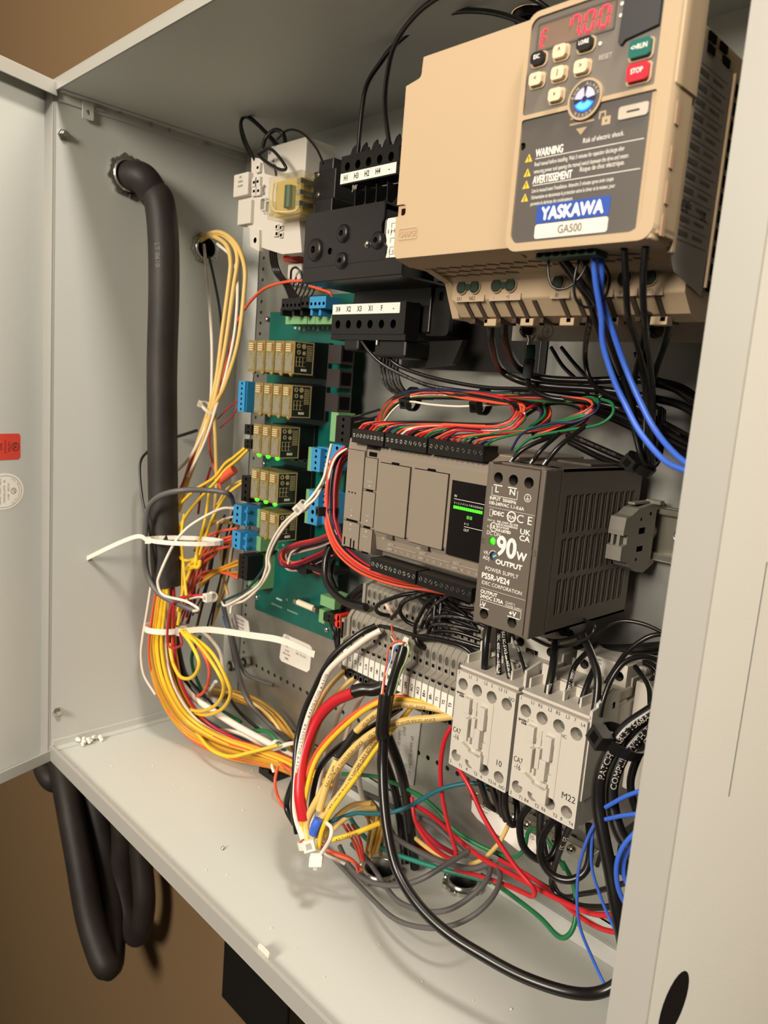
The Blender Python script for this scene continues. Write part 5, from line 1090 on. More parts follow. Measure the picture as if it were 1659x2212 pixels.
for k, (a, b) in enumerate((((425,1198,400),(404,1230,398)), ((432,1212,402),(412,1222,398)))):
    W('yellow',9,[a,((a[0]+b[0])/2+6,(a[1]+b[1])/2+8,398),b,(b[0]+6,b[1]-10,396)],'yellow knot of wire in front of the hose','small yellow knot')
W('tan',6,[(523,1038,434),(504,1046,434),(488,1060,436),(470,1090,438)],'dull yellow wire to the fourth row black plug')
W('ochre',7,[(503,1130,436),(480,1128,438),(460,1130,440),(420,1170,440)],'dark yellow wire between the blue plugs')
W('tan',7,[(470,1130,452),(476,1180,452),(482,1240,452),(492,1285,452)],'dull tan wire hanging down behind the orange wires')
mbk = MB(); p0, p1 = P(474,1038,418), P(506,1014,424); mbk.cyl(p0, p1-p0, 4.6, (p1-p0).length, CO['orange'], 16, cap=True); solo('sleeve', mbk, 'orange plastic sleeve lying across the yellow wires', 'sleeve', p0)
for k, (a, pts) in enumerate(((1,[(514,1141,428),(475,1148,428),(447,1160,428),(420,1190,424)]),(2,[(502,1158,428),(475,1167,428),(440,1192,424),(424,1245,416),(410,1290,408)]),(3,[(502,1164,428),(478,1176,430),(462,1200,430),(440,1216,426),(420,1250,418)]),(4,[(502,1178,428),(470,1187,428),(438,1202,424),(414,1240,416),(400,1290,404)]),(5,[(503,1170,430),(470,1178,432),(446,1205,430),(436,1240,426)]))):
    W('orange',6,pts,'orange wire from the lower left blue plug, %s' % ['topmost','second from the top','middle','lowest','between the middle and lowest'][k],'orange wires from the lower blue plug')
for k, (c, pts) in enumerate((('gold',[(516,1210,436),(490,1222,432),(466,1232,428),(440,1250,420)]),('gold',[(516,1219,436),(490,1228,432),(466,1238,428),(430,1262,416)]),('ochre',[(516,1236,436),(492,1238,434),(464,1240,430),(430,1270,420)]),('orange',[(515,1249,436),(492,1240,432),(462,1234,428),(434,1240,420),(410,1275,410)]),('orange',[(515,1244,438),(490,1236,434),(455,1234,428),(420,1262,416)]))):
    W(c,6,pts,'%s wire from the lowest left black plug' % NAMES.get(c,c),'wires from the lowest left black plug')
bundle(9, [(455,1165,440),(440,1200,438),(428,1250,430),(418,1290,422),(400,1340,414)], 22, ['orange','crimson','navy','orange','red'], 4.5, '%s wire in the tangle right of the hose foot', 'tangle of thin wires right of the hose foot', ydev=8, seed=21, keep=0)
bundle(7, [(500,1120,446),(480,1180,446),(470,1240,446),(455,1300,444),(440,1360,440)], 26, ['ochre','black','tan','navy'], 5, '%s wire in shade behind the orange wires', 'shaded wires behind the orange wires', ydev=8, seed=23, keep=0)
W('grey',12,[(503,1088,420),(498,1072,412),(486,1064,404),(450,1059,394),(387,1060,372),(340,1075,362),(318,1106,360),(313,1174,362),(318,1238,366),(344,1283,372),(399,1311,384),(428,1321,392)],'grey cable looping round the front of the rubber hose', cat='cable', name='cable')
W('black',6,[(323,970,372),(303,1000,366),(306,1068,364),(320,1136,364),(332,1200,368),(338,1262,374)],'thin black wire curving left of the rubber hose')
W('white',6,[(506,1098,424),(475,1100,412),(417,1131,390),(387,1159,378),(369,1187,370),(346,1238,364),(341,1263,364),(354,1286,368),(399,1298,376),(425,1312,382),(428,1318,384),(418,1320,386)],'white wire sweeping from the board across the hose front')
W('white',5,[(505,1116,432),(482,1122,430),(470,1130,430)],'short white wire under the sweeping white one')
# white pair on the right of the board
W('white',6,[(716,960,420),(710,985,412),(700,1030,404),(680,1065,398),(655,1093,394),(614,1129,396),(588,1169,398),(577,1200,400),(575,1228,402),(560,1262,404),(526,1288,406),(488,1308,408),(478,1300,408)],'white wire of the tied pair in front of the board, left one','tied white wires in front of the board')
W('white',6,[(704,1010,424),(698,1040,408),(684,1073,398),(660,1096,394),(622,1130,397),(594,1170,400),(581,1205,402),(582,1232,404),(562,1266,406),(530,1296,408),(503,1306,410),(498,1324,410)],'white wire of the tied pair in front of the board, right one','tied white wires in front of the board')
W('black',6,[(700,1050,406),(664,1092,398),(630,1122,400),(600,1165,404),(585,1200,408)],'black wire beside the tied white pair')
W('dteal',6,[(583,1200,410),(562,1240,412),(530,1275,412),(488,1296,412),(470,1310,412)],'dark teal wire below the tied white pair')
W('white',5,[(704,1002,424),(712,1020,420),(704,1045,416)],'short white wire end by the blue plug, left','short white wire ends by the blue plugs')
W('white',5,[(712,996,424),(718,1012,420),(708,1040,416)],'short white wire end by the blue plug, right','short white wire ends by the blue plugs')
W('white',6,[(750,968,398),(728,985,392),(716,1010,390),(708,1050,388),(708,1090,388),(716,1130,386),(733,1168,384)],'white wire outermost in the loom left of the controller')
ring_tie((655,1093,395),(-30,30),4.5,4,NYLON,'white cable tie on the white pair in front of the relays',head=1.6,w=5)
ring_tie((459,1289,396),(30,10),4.5,4,NYLON,'small white cable tie right of the hose foot',head=1.6,w=5)
W('white',5,[(454,1292,394),(430,1290,392),(410,1294,388)],'white wire leaving the small tie to the left')
# ---- big white ties
ring_tie((357,1356,386),(0,40),22,17,NYLON,'white cable tie round the wires under the hose, tail to the right',w=6,head=.45,tail=[(450,1360,374),(540,1372,376),(610,1384,382),(680,1414,392)],tw=Z_)
ring_tie((402,1168,386),(0,40),38,19,NYLON,'white cable tie round the rubber hose, long tail to the left',w=4.4,head=2.75,tail=[(290,1160,352),(200,1200,330),(110,1250,306),(45,1290,286),(25,1312,280)],tw=Z_)
ring_tie((598,1618,440),(30,14),9,7,NYLON,'white cable tie holding the floor bundle at the black mount',head=1.5,w=5,tail=[(620,1608,440),(642,1604,446)])
mbk = MB(); p = PZ(592,1668,FZ+5); mbk.box(p.x-16,p.x+10,p.y-8,p.y+14,FZ,FZ+7,BLK); mbk.box(p.x-6,p.x+2,p.y-9,p.y+3,FZ+7,FZ+10,BLK); solo('tie_mount', mbk, 'black square cable tie mount on the cabinet floor', 'mount', p, bevel=.6)
W(NYLON,7,[(590,1640,436),(588,1655,432),(592,1668,432)],'short white tie end standing over the black mount',cat='cable tie',name='tie_end')
# ---- black wires at the relay socket
W('black',6,[(550,346,424),(530,302,424),(521,266,426),(534,254,430),(569,283,436),(612,334,444)],'black wire looping high over the relay socket, outer of the pair','high black loop over the relay socket')
W('black',6,[(545,348,426),(524,300,426),(520,262,430),(538,252,434),(578,288,440),(617,330,446)],'black wire looping high over the relay socket, inner of the pair','high black loop over the relay socket')
W('black',9,[(567,322,430),(574,298,432),(594,281,436),(612,290,440),(618,319,446)],'thick black wire arching low over the relay socket')
W('black',5,[(599,301,440),(622,281,440),(652,287,436),(682,319,430),(699,354,426)],'black wire arching right from the relay socket to the fuse holder')
W('black',7,[(558,334,424),(585,322,422),(617,360,424),(604,366,424),(570,346,422),(558,334,424)],'black loop of wire lying on the relay socket')
W('black',4,[(588,305,442),(597,330,442),(590,350,440)],'thin black wire behind the loop on the relay socket')
for k in range(4):
    W('black',6,[(600+4*k,506,424),(586+4*k,528,428),(585+4*k,560,434),(594+4*k,590,438),(614+4*k,615,434),(628+6*k,648,428)],'black wire falling from the relay socket to the black plug','black wires from relay socket to board plug')
for k in range(6):
    W('black',4.5,[(640+9*k,600+3*(k % 2),446),(632+10*k,622,440),(622+9*k,650,428)],'thin black wire dropping into the black plugs under the foot plate','thin black wires over the board top plugs')
W('black',5,[(628,603,440),(630,583,438),(640,578,438),(650,590,440),(652,604,440)],'small black wire hoop under the relay socket')
# ---- wires over the transformer and drive
W('black',11,[(773,332,416),(783,228,412),(795,177,410),(823,134,408),(844,106,406),(887,68,404),(937,38,402),(988,25,400),(1038,24,398),(1089,33,396),(1150,56,394)],'black wire rising from the transformer and arching right behind the drive')
W('black',11,[(841,312,416),(833,253,410),(832,203,404),(838,152,396),(849,106,390),(869,68,384),(902,28,376),(937,0,370),(990,-32,362)],'black wire rising from the transformer out of the picture top')
W('black',11,[(1125,-12,380),(1160,2,384),(1195,28,390),(1230,60,396)],'black wire over the top left corner of the drive')
WP = ('AWM E51751 THHW OR 105C 600V FT1', 1, .12, 1.7, mat('faded_print', (190,186,176), .7), 3)
W('black',9,[(776,728,414),(798,760,416),(826,786,420),(870,810,426),(924,832,432),(980,842,438),(1060,850,444),(1140,850,448),(1250,870,450),(1400,900,450)],'printed black wire from under the X block sweeping right, lower of two', prt=WP)
W('black',9,[(817,738,414),(830,762,418),(859,789,424),(913,810,430),(980,826,436),(1060,838,442),(1160,842,446),(1300,860,448),(1420,880,448)],'printed black wire from the X1 terminal sweeping right, upper of two')
mbk = MB(); p = P(816,728,413); mbk.cyl(p, V(0,0,-1), 1.5, 6, CHROME, 10); solo('wire_ferrule', mbk, 'bright metal wire end under the X1 terminal', 'ferrule', p)
for k in range(6):
    W('black',5,[(826+7*k,752,452),(824+7*k,800,456),(832+7*k,832,456),(858+6*k,852,452),(905+6*k,862,448)],'thin black wire falling behind the transformer to the looped loom','thin black wires below the transformer', prt=('105C AWM 600V E5175', 1, .1, 1.2, mat('faded_print', (190,186,176), .7), 3) if k in (0,2,4) else None)
W('black',5,[(752,903,436),(785,895,438),(822,884,442)],'black wire from the board plug to the loom, upper','black pair from the board plug to the loom', prt=('105C AWM 600V', 1, .1, 1.2, mat('faded_print', (190,186,176), .7)))
W('black',5,[(752,915,436),(785,908,438),(820,898,442)],'black wire from the board plug to the loom, lower','black pair from the board plug to the loom', prt=('105C AWM 600V', 1, .1, 1.2, mat('faded_print', (190,186,176), .7)))
# ---- controller loom, top
LC = ['orange','crimson','black','red','orange','green','black','orange','navy','green','orange','white','crimson','black','orange','red','green','black']
rnd = random.Random(4)
for i, sx in enumerate(SX):
    a = proj(V(sx, cy-1, cz1+1)); c = LC[i % len(LC)]; j = rnd.uniform(-1,1); j2 = rnd.uniform(-1,1)
    st = [(a[0],a[1]+2,cy+1),(a[0]+5,a[1]-5,cy+4),(a[0]+26,a[1]-14-abs(j)*4,cy+10)]
    if i < 20:
        xe = max(a[0]+60, 1040+8*j); st += [((a[0]+xe)/2, (a[1]-20+935+8*j)/2-8, cy+14), (xe+30,925+10*j,cy+18),(1118+12*j,905+8*j2,cy+24),(1120+14*j2,882+8*j,cy+30),(1085+12*j,866+6*j2,cy+36)]
    else:
        st += [(max(a[0]+60,1150)+10*j, 932+10*j2, cy+12),(1235+14*j,908+10*j2,cy+14),(1282+10*j2,884+8*j,cy+18),(1270+16*j,864+6*j2,cy+26),(1180+10*j,862+6*j,cy+34)]
    st += [(1000+10*j,853+7*j2,cy+42),(930,850+7*j,cy+46),(870+6*j,856+7*j2,cy+50),(836+7*j2,880+4*j,cy+56),(820+7*j,922,cy+64),(826+6*j,965,cy+72)]
    ks = i if i < 9 else i-9 if i < 18 else i-18; sn = 'left' if i < 9 else 'middle' if i < 18 else 'right'
    W(c,6.4,st,'%s wire at terminal %s of the %s top strip of the controller' % (NAMES.get(c,c), 'one two three four five six seven eight nine ten'.split()[ks], sn),'wires looped above the controller',n=6,seg=6)
W('green',7,[(1112,975,cy+2),(1150,945,cy+4),(1220,930,cy+6),(1290,918,cy+8),(1322,896,cy+10),(1322,872,cy+14),(1300,862,cy+20)],'green wire bulging farthest right from the controller loom')
W('navy',6,[(1104,972,cy+2),(1130,935,cy+2),(1190,915,cy+4),(1240,912,cy+6),(1285,890,cy+10),(1296,868,cy+16)],'navy wire crossing in front of the controller loom')
W('white',5,[(820,925,440),(850,885,434),(880,868,428),(930,874,424),(990,878,424),(1050,875,426),(1110,872,430)],'white wire along the underside of the looped loom')
bundle(12, [(826,960,452),(822,915,446),(845,875,440),(890,855,434),(960,852,430),(1040,856,430),(1110,862,434),(1170,880,436),(1180,905,430),(1150,930,420)], 13, LC, 6, '%s wire filling the loom above the controller', 'wires filling the loom above the controller', ydev=8, seed=31, keep=0)
bundle(8, [(1120,900,430),(1170,872,430),(1220,866,432),(1260,880,432),(1250,905,428),(1210,925,424),(1160,945,420)], 15, ['red','green','orange','black','crimson','green'], 6, '%s wire curling at the right end of the loom', 'wires curling at the loom right end', ydev=8, seed=37, keep=0)
ring_tie((892,862,434),(-30,-2),9,7,BNYLON,'black cable tie on the looped loom, left one',head=1.2,w=5)
ring_tie((1045,868,430),(-30,-2),9,7,BNYLON,'black cable tie on the looped loom, right one',head=1.2,w=5)
# ---- controller loom, left and below
bundle(20, [(752,975,402),(728,1000,398),(717,1050,394),(715,1100,392),(718,1140,390),(740,1190,386),(790,1232,386),(860,1258,392),(930,1270,400),(985,1280,410)], 15, ['crimson','orange','navy','green','red','orange','crimson','black','red','orange','white','red'], 6, '%s wire of the loom round the controller left side', 'loom round the left side of the controller', ydev=6, tw=.8, seed=41, keep=12)
ring_tie((714,1104,391),(0,30),6.5,6,BNYLON,'black cable tie on the loom left of the controller',head=2.6,w=5)
bundle(16, [(722,1158,410),(690,1172,418),(650,1182,424),(620,1194,428),(613,1208,430),(622,1222,432),(650,1222,436),(690,1205,440),(720,1190,440)], 13, ['crimson','orange','navy','crimson','pink','red','orange','green','white'], 5.5, '%s wire in the flat loop in front of the board', 'flat loop of wires in front of the board', ydev=8, tw=.6, seed=43, taper=[.9,1,1.1,1,.9,1,1,1,1], keep=8)
bundle(6, [(668,1215,438),(676,1225,440),(688,1232,442),(700,1240,444)], 10, ['red','crimson','orange'], 4, '%s wire entering the large black header', 'wires entering the large black header', ydev=3, seed=44, keep=0)
W('white',5,[(622,1218,424),(628,1196,424),(640,1186,424),(650,1178,424)],'short white curl on top of the flat wire loop')
# ---- under the controller
W('black',17,[(716,1175,430),(704,1210,426),(704,1250,422),(720,1280,418),(751,1303,414),(791,1312,410)],'thick black cable curving from behind the loom into the first terminal block', cat='cable', name='cable')
W('black',12,[(760,1185,440),(725,1205,438),(716,1240,436),(726,1270,434)],'black cable behind the thick curved one', cat='cable', name='cable')
bundle(12, [(738,1340,452),(756,1300,450),(800,1270,446),(870,1264,444),(950,1278,440),(1030,1305,440)], 15, 'black b'.split()[:1], 8, '%s wire in the dark run between controller and terminal blocks', 'dark run of wires under the controller', ydev=8, seed=47, keep=0)
bundle(10, [(700,1300,462),(715,1330,462),(728,1370,460),(735,1400,464)], 12, ['black'], 6, '%s wire dropping beside the red release buttons', 'black wires beside the red release buttons', ydev=4, seed=48, keep=0)
W('pink',9,[(787,1285,434),(806,1276,430),(815,1266,428),(826,1287,426),(838,1311,422),(850,1334,418)],'pinkish white wire dropping behind the black loops to the terminal blocks')
W('white',6,[(866,1232,384),(880,1248,388),(900,1262,394),(925,1270,400),(955,1268,406)],'white wire slanting from the controller lower strip')
BP = lambda s0, rep=2: ('TEW AWM 105C 600V E51751', 1, s0, 1.6, mat('faded_print', (190,186,176), .7), rep)
bl = [([(945,1273,408),(904,1283,404),(871,1299,402),(861,1318,404),(846,1336,410)],9,'black loop from the lower controller strip, second from the left',BP(.1)),
 ([(905,1280,410),(863,1287,404),(822,1303,400),(812,1316,402),(822,1326,408),(842,1330,414)],9,'black loop reaching farthest left over the terminal blocks',None),
 ([(935,1280,410),(880,1296,404),(864,1318,404),(876,1340,408),(898,1352,412)],9,'black loop crossing to the middle terminal blocks',None),
 ([(960,1276,412),(925,1300,408),(908,1328,406),(898,1348,408),(896,1366,410)],9,'black wire falling steeply to the middle terminal blocks',None),
 ([(975,1280,412),(940,1305,410),(920,1332,408),(910,1356,410)],9,'black wire falling steeply, right of the first',BP(.1,1)),
 ([(1035,1346,420),(996,1334,414),(955,1330,410),(928,1338,408),(922,1356,410)],10,'black wire bowing left at the top of the right group',BP(.15)),
 ([(1035,1364,420),(996,1355,414),(955,1347,410),(933,1352,408),(925,1368,410)],10,'printed black wire bowing left in the right group',BP(.15)),
 ([(1037,1382,418),(986,1366,412),(945,1363,408),(928,1372,408)],9,'third black wire down in the right group',None),
 ([(1037,1398,416),(986,1383,410),(935,1372,406),(892,1378,404)],9,'black wire running flat to the joined wire ends, upper',BP(.2)),
 ([(1037,1420,414),(1006,1398,410),(955,1383,406),(897,1380,403)],9,'black wire running flat to the joined wire ends, lower',None),
 ([(1037,1430,412),(996,1395,408),(924,1378,404),(888,1370,402),(850,1358,404),(820,1352,406)],9,'black wire crossing the whole terminal row to the left',None),
 ([(900,1378,403),(905,1392,403),(915,1398,406),(922,1400,410)],14,'short black wires bending into the open terminal hole',None),
 ([(944,1284,412),(940,1310,410),(938,1340,408),(942,1365,410)],9,'upright printed black wire among the loops, left','upright' and BP(.05,1)),
 ([(953,1284,414),(952,1310,412),(950,1338,410),(956,1372,412)],9,'upright printed black wire among the loops, right',BP(.05,1)),
 ([(960,1296,420),(990,1310,424),(1030,1316,428)],8,'black wire running right under the controller',BP(.1,1))]
for pts, w_, lab, pr_ in bl: W('black',w_,pts,lab,prt=pr_)
bundle(10, [(930,1290,424),(960,1320,420),(1000,1345,422),(1040,1372,426)], 26, ['black'], 8, '%s wire packed behind the loops over the terminal blocks', 'black wires packed behind the loops', ydev=8, seed=51, keep=0)
mbk = MB(); a,b,c,d = PB((1018,1385),(1034,1412),422); mbk.box(a,b,422,430,c,d,mat('rust_red', (170,62,44), .5)); solo('jumper_plug', mbk, 'small rusty red jumper behind the black wires by the left contactor', 'jumper', (a,430,c), bevel=.5)
# ---- power supply, top and bottom
W('black',10,[(1103,997,370),(1127,973,372),(1163,954,378),(1205,938,388)],'black wire into the power supply top, left of three')
W('black',10,[(1147,1000,370),(1171,970,372),(1209,936,384)],'black wire into the power supply top, middle of three')
W('black',11,[(1176,1003,370),(1211,962,374),(1266,919,388)],'black wire into the power supply top, right of three')
for k, (px, py) in enumerate(((1102,998),(1146,1001),(1174,1004))):
    mbk = MB(); p = P(px,py,369.5); mbk.cyl(p, P(px+5,py-7,370)-p, 1.2, 3.5, CHROME, 10); solo('wire_ferrule', mbk, 'bright metal wire end at the power supply top, %s' % ('left','middle','right')[k], 'ferrule', p)
W('black',14,[(1225,938,440),(1304,972,440),(1376,1004,436)],'flat black cable running from the loom to the tied wire bend, upper', cat='cable', name='cable', prt=BP(.2,1))
W('black',14,[(1230,955,444),(1300,990,444),(1370,1015,440)],'flat black cable running from the loom to the tied wire bend, lower', cat='cable', name='cable')
for lab, w_, pts, pr_ in (('leftmost above the left contactor',16,[(1060,1330,400),(1053,1360,392),(1049,1400,388),(1046,1462,388)],None),('second above the left contactor',13,[(1078,1345,404),(1077,1390,394),(1077,1430,390),(1078,1468,388)],('105C 600V or 1032 16', 1, .25, 2.0, WHT)),('third above the left contactor',14,[(1086,1345,404),(1090,1390,394),(1097,1435,390),(1106,1485,388)],('(UL) SC-5W2 or MTW or', 1, .2, 2.0, WHT)),
    ('thin, slanting to the right of the left contactor',8,[(1106,1365,410),(1120,1405,402),(1132,1442,396),(1144,1486,392)],('600V AWM', 1, .2, 1.4, WHT)),('short, entering the left coil block',10,[(1142,1380,430),(1153,1403,428),(1158,1430,426)],None),
    ('upright, leftmost above the right contactor',18,[(1200,1385,410),(1196,1430,400),(1188,1475,392),(1180,1515,388)],None),('printed, curving down to the right contactor',12,[(1290,1390,424),(1262,1415,412),(1240,1442,402),(1228,1487,394),(1219,1526,390)],('1000V 1000V', 1, .55, 2.0, WHT)),
    ('short, third pole of the right contactor',14,[(1285,1440,410),(1270,1475,400),(1258,1510,394),(1251,1540,390)],None),('thick shiny, fourth pole of the right contactor',18,[(1258,1372,410),(1275,1408,402),(1290,1455,396),(1290,1500,392),(1282,1550,388)],None),
    ('curving from the far right to the right contactor',12,[(1425,1425,420),(1390,1418,412),(1350,1430,404),(1322,1465,398),(1304,1510,392),(1296,1548,390)],None),('shiny, arching from the far right to the coil block',11,[(1445,1368,430),(1400,1376,424),(1355,1408,420),(1325,1450,420),(1300,1490,424)],None),('thin, arching highest under the power supply',9,[(1440,1370,440),(1390,1348,436),(1340,1342,432),(1300,1362,430),(1270,1400,430)],None)):
    W('black',w_,pts,'black wire, %s' % lab,prt=pr_)
W('black',8,[(1150,1378,420),(1189,1396,412),(1231,1394,406),(1273,1376,402),(1283,1353,404),(1262,1338,412)],'black wire ring hanging under the power supply')
W('black',7,[(1160,1375,430),(1200,1384,424),(1250,1372,420),(1278,1350,420)],'second black wire ring under the power supply, behind the first')
bundle(9, [(1170,1350,450),(1220,1365,448),(1240,1400,452),(1330,1408,452),(1450,1400,440)], 16, ['black'], 9, '%s wire bundled behind the ring under the power supply', 'wires bundled behind the power supply foot', ydev=8, seed=53, keep=0)
bundle(8, [(1270,1475,456),(1330,1440,456),(1400,1435,450),(1425,1458,446),(1390,1490,448),(1330,1470,456)], 12, ['black'], 8, '%s wire coiled above the relay base', 'wires coiled above the relay base', ydev=8, seed=54, keep=0)
bundle(5, [(1120,1350,446),(1110,1400,446),(1130,1430,450)], 16, ['black'], 8, '%s wire falling behind the left coil block', 'wires behind the left coil block', ydev=5, seed=55, keep=0)
# ---- drive wires
W('blue',13,[(1281,522,294),(1286,602,298),(1299,684,304),(1303,746,308),(1326,820,312),(1350,872,314),(1380,930,314),(1420,980,312),(1452,1005,310),(1510,1026,308)],'bright blue wire from the drive, left of the pair')
W('blue',13,[(1293,522,296),(1300,582,300),(1300,643,306),(1323,713,312),(1348,785,318),(1377,855,320),(1413,925,320),(1458,980,316),(1512,1022,312)],'bright blue wire from the drive, right of the pair')
dn_ = [(1372,925,400),(1388,985,402),(1402,1004,406),(1420,985,412),(1428,930,418),(1430,880,424)]
for k, (pts, w_, lab) in enumerate((([(1188,535,292),(1229,590,304),(1268,643,312),(1290,705,330),(1315,780,365),(1345,850,392)],11,'leftmost under the drive plug'),([(1200,535,292),(1249,602,304),(1288,656,312),(1311,713,332),(1338,785,370),(1360,860,394)],12,'second under the drive plug'),([(1245,533,292),(1270,590,304),(1298,664,314),(1320,746,345),(1350,830,388)],11,'third under the drive plug'))):
    W('black',w_,pts+[(q[0]+4*k-4,q[1]+3*k,q[2]+4*k) for q in dn_],'long black wire %s' % lab)
W('black',12,[(1348,535,292),(1352,600,306),(1357,684,320),(1377,746,350),(1396,830,388),(1400,920,396),(1402,985,404),(1418,995,412),(1424,940,420)],'black wire hanging from under the drive front, left of two')
W('black',12,[(1395,530,292),(1389,610,308),(1393,705,324),(1405,787,360),(1410,870,388),(1408,960,398),(1412,1000,408),(1425,980,416)],'black wire hanging from under the drive front, right of two')
W('black',15,[(1455,665,335),(1438,735,360),(1417,795,400),(1405,850,404),(1400,930,408),(1398,990,412)],'thick black wire at the drive right end bending left')
W('black',13,[(1403,672,330),(1388,740,356),(1372,811,400),(1368,880,406),(1385,960,410)],'black wire behind the hanging pair under the drive')
W('black',6,[(1196,533,296),(1184,574,294),(1192,617,294),(1221,623,296),(1253,598,298),(1276,551,300)],'thin black wire loop under the drive, left one')
W('black',6,[(1258,535,298),(1241,602,296),(1245,648,298),(1270,664,302),(1303,648,306),(1317,602,310),(1300,560,312)],'thin black wire loop under the drive, right one')
W('black',11,[(1284,672,336),(1268,725,362),(1264,775,402),(1275,820,408),(1310,852,416),(1380,880,424),(1470,940,420)],'printed black wire behind the blue pair bending right', prt=('N OF THHW OR AWM 2/0 105C 600V', 1, .05, 2.4, WHT))
W('black',16,[(1060,668,336),(1061,735,352),(1080,795,400),(1122,822,408),(1188,834,416),(1300,842,424),(1400,858,430),(1480,880,428),(1540,930,420)],'thick black wire from drive terminal L1 sweeping right')
W('black',16,[(1090,668,336),(1091,735,354),(1120,793,404),(1171,816,412),(1270,822,420),(1370,820,428),(1450,835,430),(1535,890,420)],'thick black wire from drive terminal L2 sweeping right')
W('black',9,[(1190,750,440),(1215,790,440),(1245,820,438),(1270,850,436)],'black wire slanting behind the ground bracket, left','black pair behind the ground bracket'); W('black',9,[(1212,750,440),(1240,785,440),(1270,818,438),(1290,850,436)],'black wire slanting behind the ground bracket, right','black pair behind the ground bracket')
W('black',12,[(1139,812,398),(1147,838,402),(1185,858,408),(1240,866,414),(1330,880,424),(1430,930,424)],'black wire leaving the heat-shrunk ground lug')
T = Thing('ground_lug', 'ring lug with dark green sleeve screwed to the drive ground bracket', 'lug', P(1145,720,394))
mb = MB(); p0, p1, p2, p3 = P(1147,724,394.5), P(1145,745,395), P(1145,775,396), P(1139,815,398)
mb.tube([p0, p0.lerp(p1,.5), p1], [3.2,1.6,2.2], CHROME, 12); T.part('lug', mb)
mb = MB(); mb.tube([p1, p1.lerp(p2,.6), p2], [3.4,3.4,2.8], mat('lug_sleeve', (40,70,66), .3), 14); T.part('sleeve', mb); mb = MB(); mb.tube([p2, p3], [3.3,3.3], mat('heat_shrink', (44,54,58), .45), 14); T.part('heat_shrink', mb)
bundle(10, [(1290,870,436),(1360,900,434),(1430,935,428),(1520,985,415)], 26, ['black'], 11, '%s wire in the broad run to the right cabinet side', 'broad run of wires to the right side', ydev=12, tw=.6, seed=61)
bundle(7, [(1405,820,434),(1460,835,434),(1500,860,428),(1550,905,415)], 14, ['black'], 11, '%s wire fanning right above the broad run', 'upper fan of wires to the right side', ydev=10, tw=.6, seed=62)
bundle(6, [(1380,760,425),(1400,840,420),(1400,920,415),(1398,985,412)], 14, ['black'], 10, '%s wire in the upright run below the drive', 'upright run of wires below the drive', ydev=8, tw=.6, seed=63, keep=0)
ring_tie((1382,1003,410),(-14,16),9,8,BNYLON,'black cable tie at the bend of the drive wires',head=2.2,w=5)
W('pink',5,[(1290,862,430),(1305,850,430),(1325,845,430)],'thin pale wire peeking through the black run')
# ---- field wires from the terminal blocks
tw_ = lambda c, w_, pts, lab, **k: W(c, w_, pts, lab, **k)
YPR = lambda s0, rep=2: ('VOLTS 600V T90 OR TWN75 SOLEIL-ANCE', 1, s0, 2.2, INK, rep)
tw_('black',14,[(812,1352,404),(776,1370,394),(725,1411,382),(700,1447,376),(681,1485,372),(658,1535,366),(643,1591,360),(638,1646,354),(636,1700,350),(634,1745,348),(642,1800,348)],'black printed cable bowing farthest left from the terminal blocks', cat='cable', name='cable')
tw_('white',14,[(822,1362,400),(789,1381,392),(738,1421,380),(708,1452,376),(693,1486,372),(669,1541,366),(653,1596,360),(644,1652,354),(638,1702,350),(638,1757,348),(655,1812,348)],'white printed cable beside the black one, bowing left', cat='cable', name='cable', prt=('#14 AWG 2-TWO  #14 AWG', 1, .3, 2.2, INK, 2))
tw_('red',25,[(764,1496,384),(722,1515,378),(688,1550,372),(663,1605,364),(650,1660,356),(647,1716,350),(655,1770,350)],'thick red cable bowing left from the black tape', cat='cable', name='cable')
tw_(mat('black_tape', (26,24,23), .3),30,[(764,1494,384),(785,1489,388),(805,1490,392),(826,1484,396)],'black tape wound on the thick red cable end', cat='tape', name='tape_wrap')
tw_('crimson',9,[(818,1486,398),(840,1489,402),(862,1485,406)],'short dark red wire right of the taped cable')
tw_('tan',11,[(760,1440,408),(733,1460,398),(700,1500,388),(672,1565,378),(655,1640,366),(648,1720,358),(655,1790,352)],'tan wire from the leftmost terminal blocks, outer')
tw_('tan',11,[(781,1452,408),(746,1480,398),(706,1525,388),(680,1590,378),(662,1660,366),(652,1730,358),(660,1800,352)],'tan wire from the leftmost terminal blocks, inner')
tw_('white',10,[(796,1460,410),(763,1482,406),(736,1531,402),(716,1594,398),(703,1640,394),(684,1720,384),(672,1790,370)],'white wire in the middle of the field wires')
tw_('pink',9,[(818,1470,410),(786,1500,408),(760,1550,408),(742,1610,408),(728,1680,404),(716,1740,396)],'pinkish wire in the middle of the field wires')
tw_('pink',8,[(746,1430,412),(744,1450,412),(752,1475,412)],'short pinkish wire end left under the terminal row')
tw_('pink',9,[(876,1495,404),(860,1502,400),(838,1506,398)],'pinkish wire end under the PH terminals')
tw_('orange',9,[(900,1508,404),(850,1505,396),(808,1516,388),(755,1549,378),(711,1591,370),(680,1632,364),(661,1680,358),(647,1730,352),(643,1771,350),(657,1820,350)],'orange wire arching left from the terminal blocks')
tw_('orange',8,[(910,1514,406),(885,1510,402),(850,1512,398),(800,1530,394)],'second orange wire end beside the arching one')
tw_('yellow',11,[(940,1524,404),(891,1513,396),(836,1512,388),(789,1533,380),(739,1574,372),(697,1619,366),(675,1660,360),(661,1716,354),(652,1771,350),(664,1824,350)],'bright yellow wire arching left from the terminal blocks')
tw_('tan',17,[(985,1546,404),(933,1552,394),(877,1557,386),(816,1577,378),(766,1615,370),(725,1665,364),(683,1732,356),(661,1781,352),(667,1822,350)],'thick tan cable arching widest from under the T3 terminal', cat='cable', name='cable', prt=YPR(.08,3))
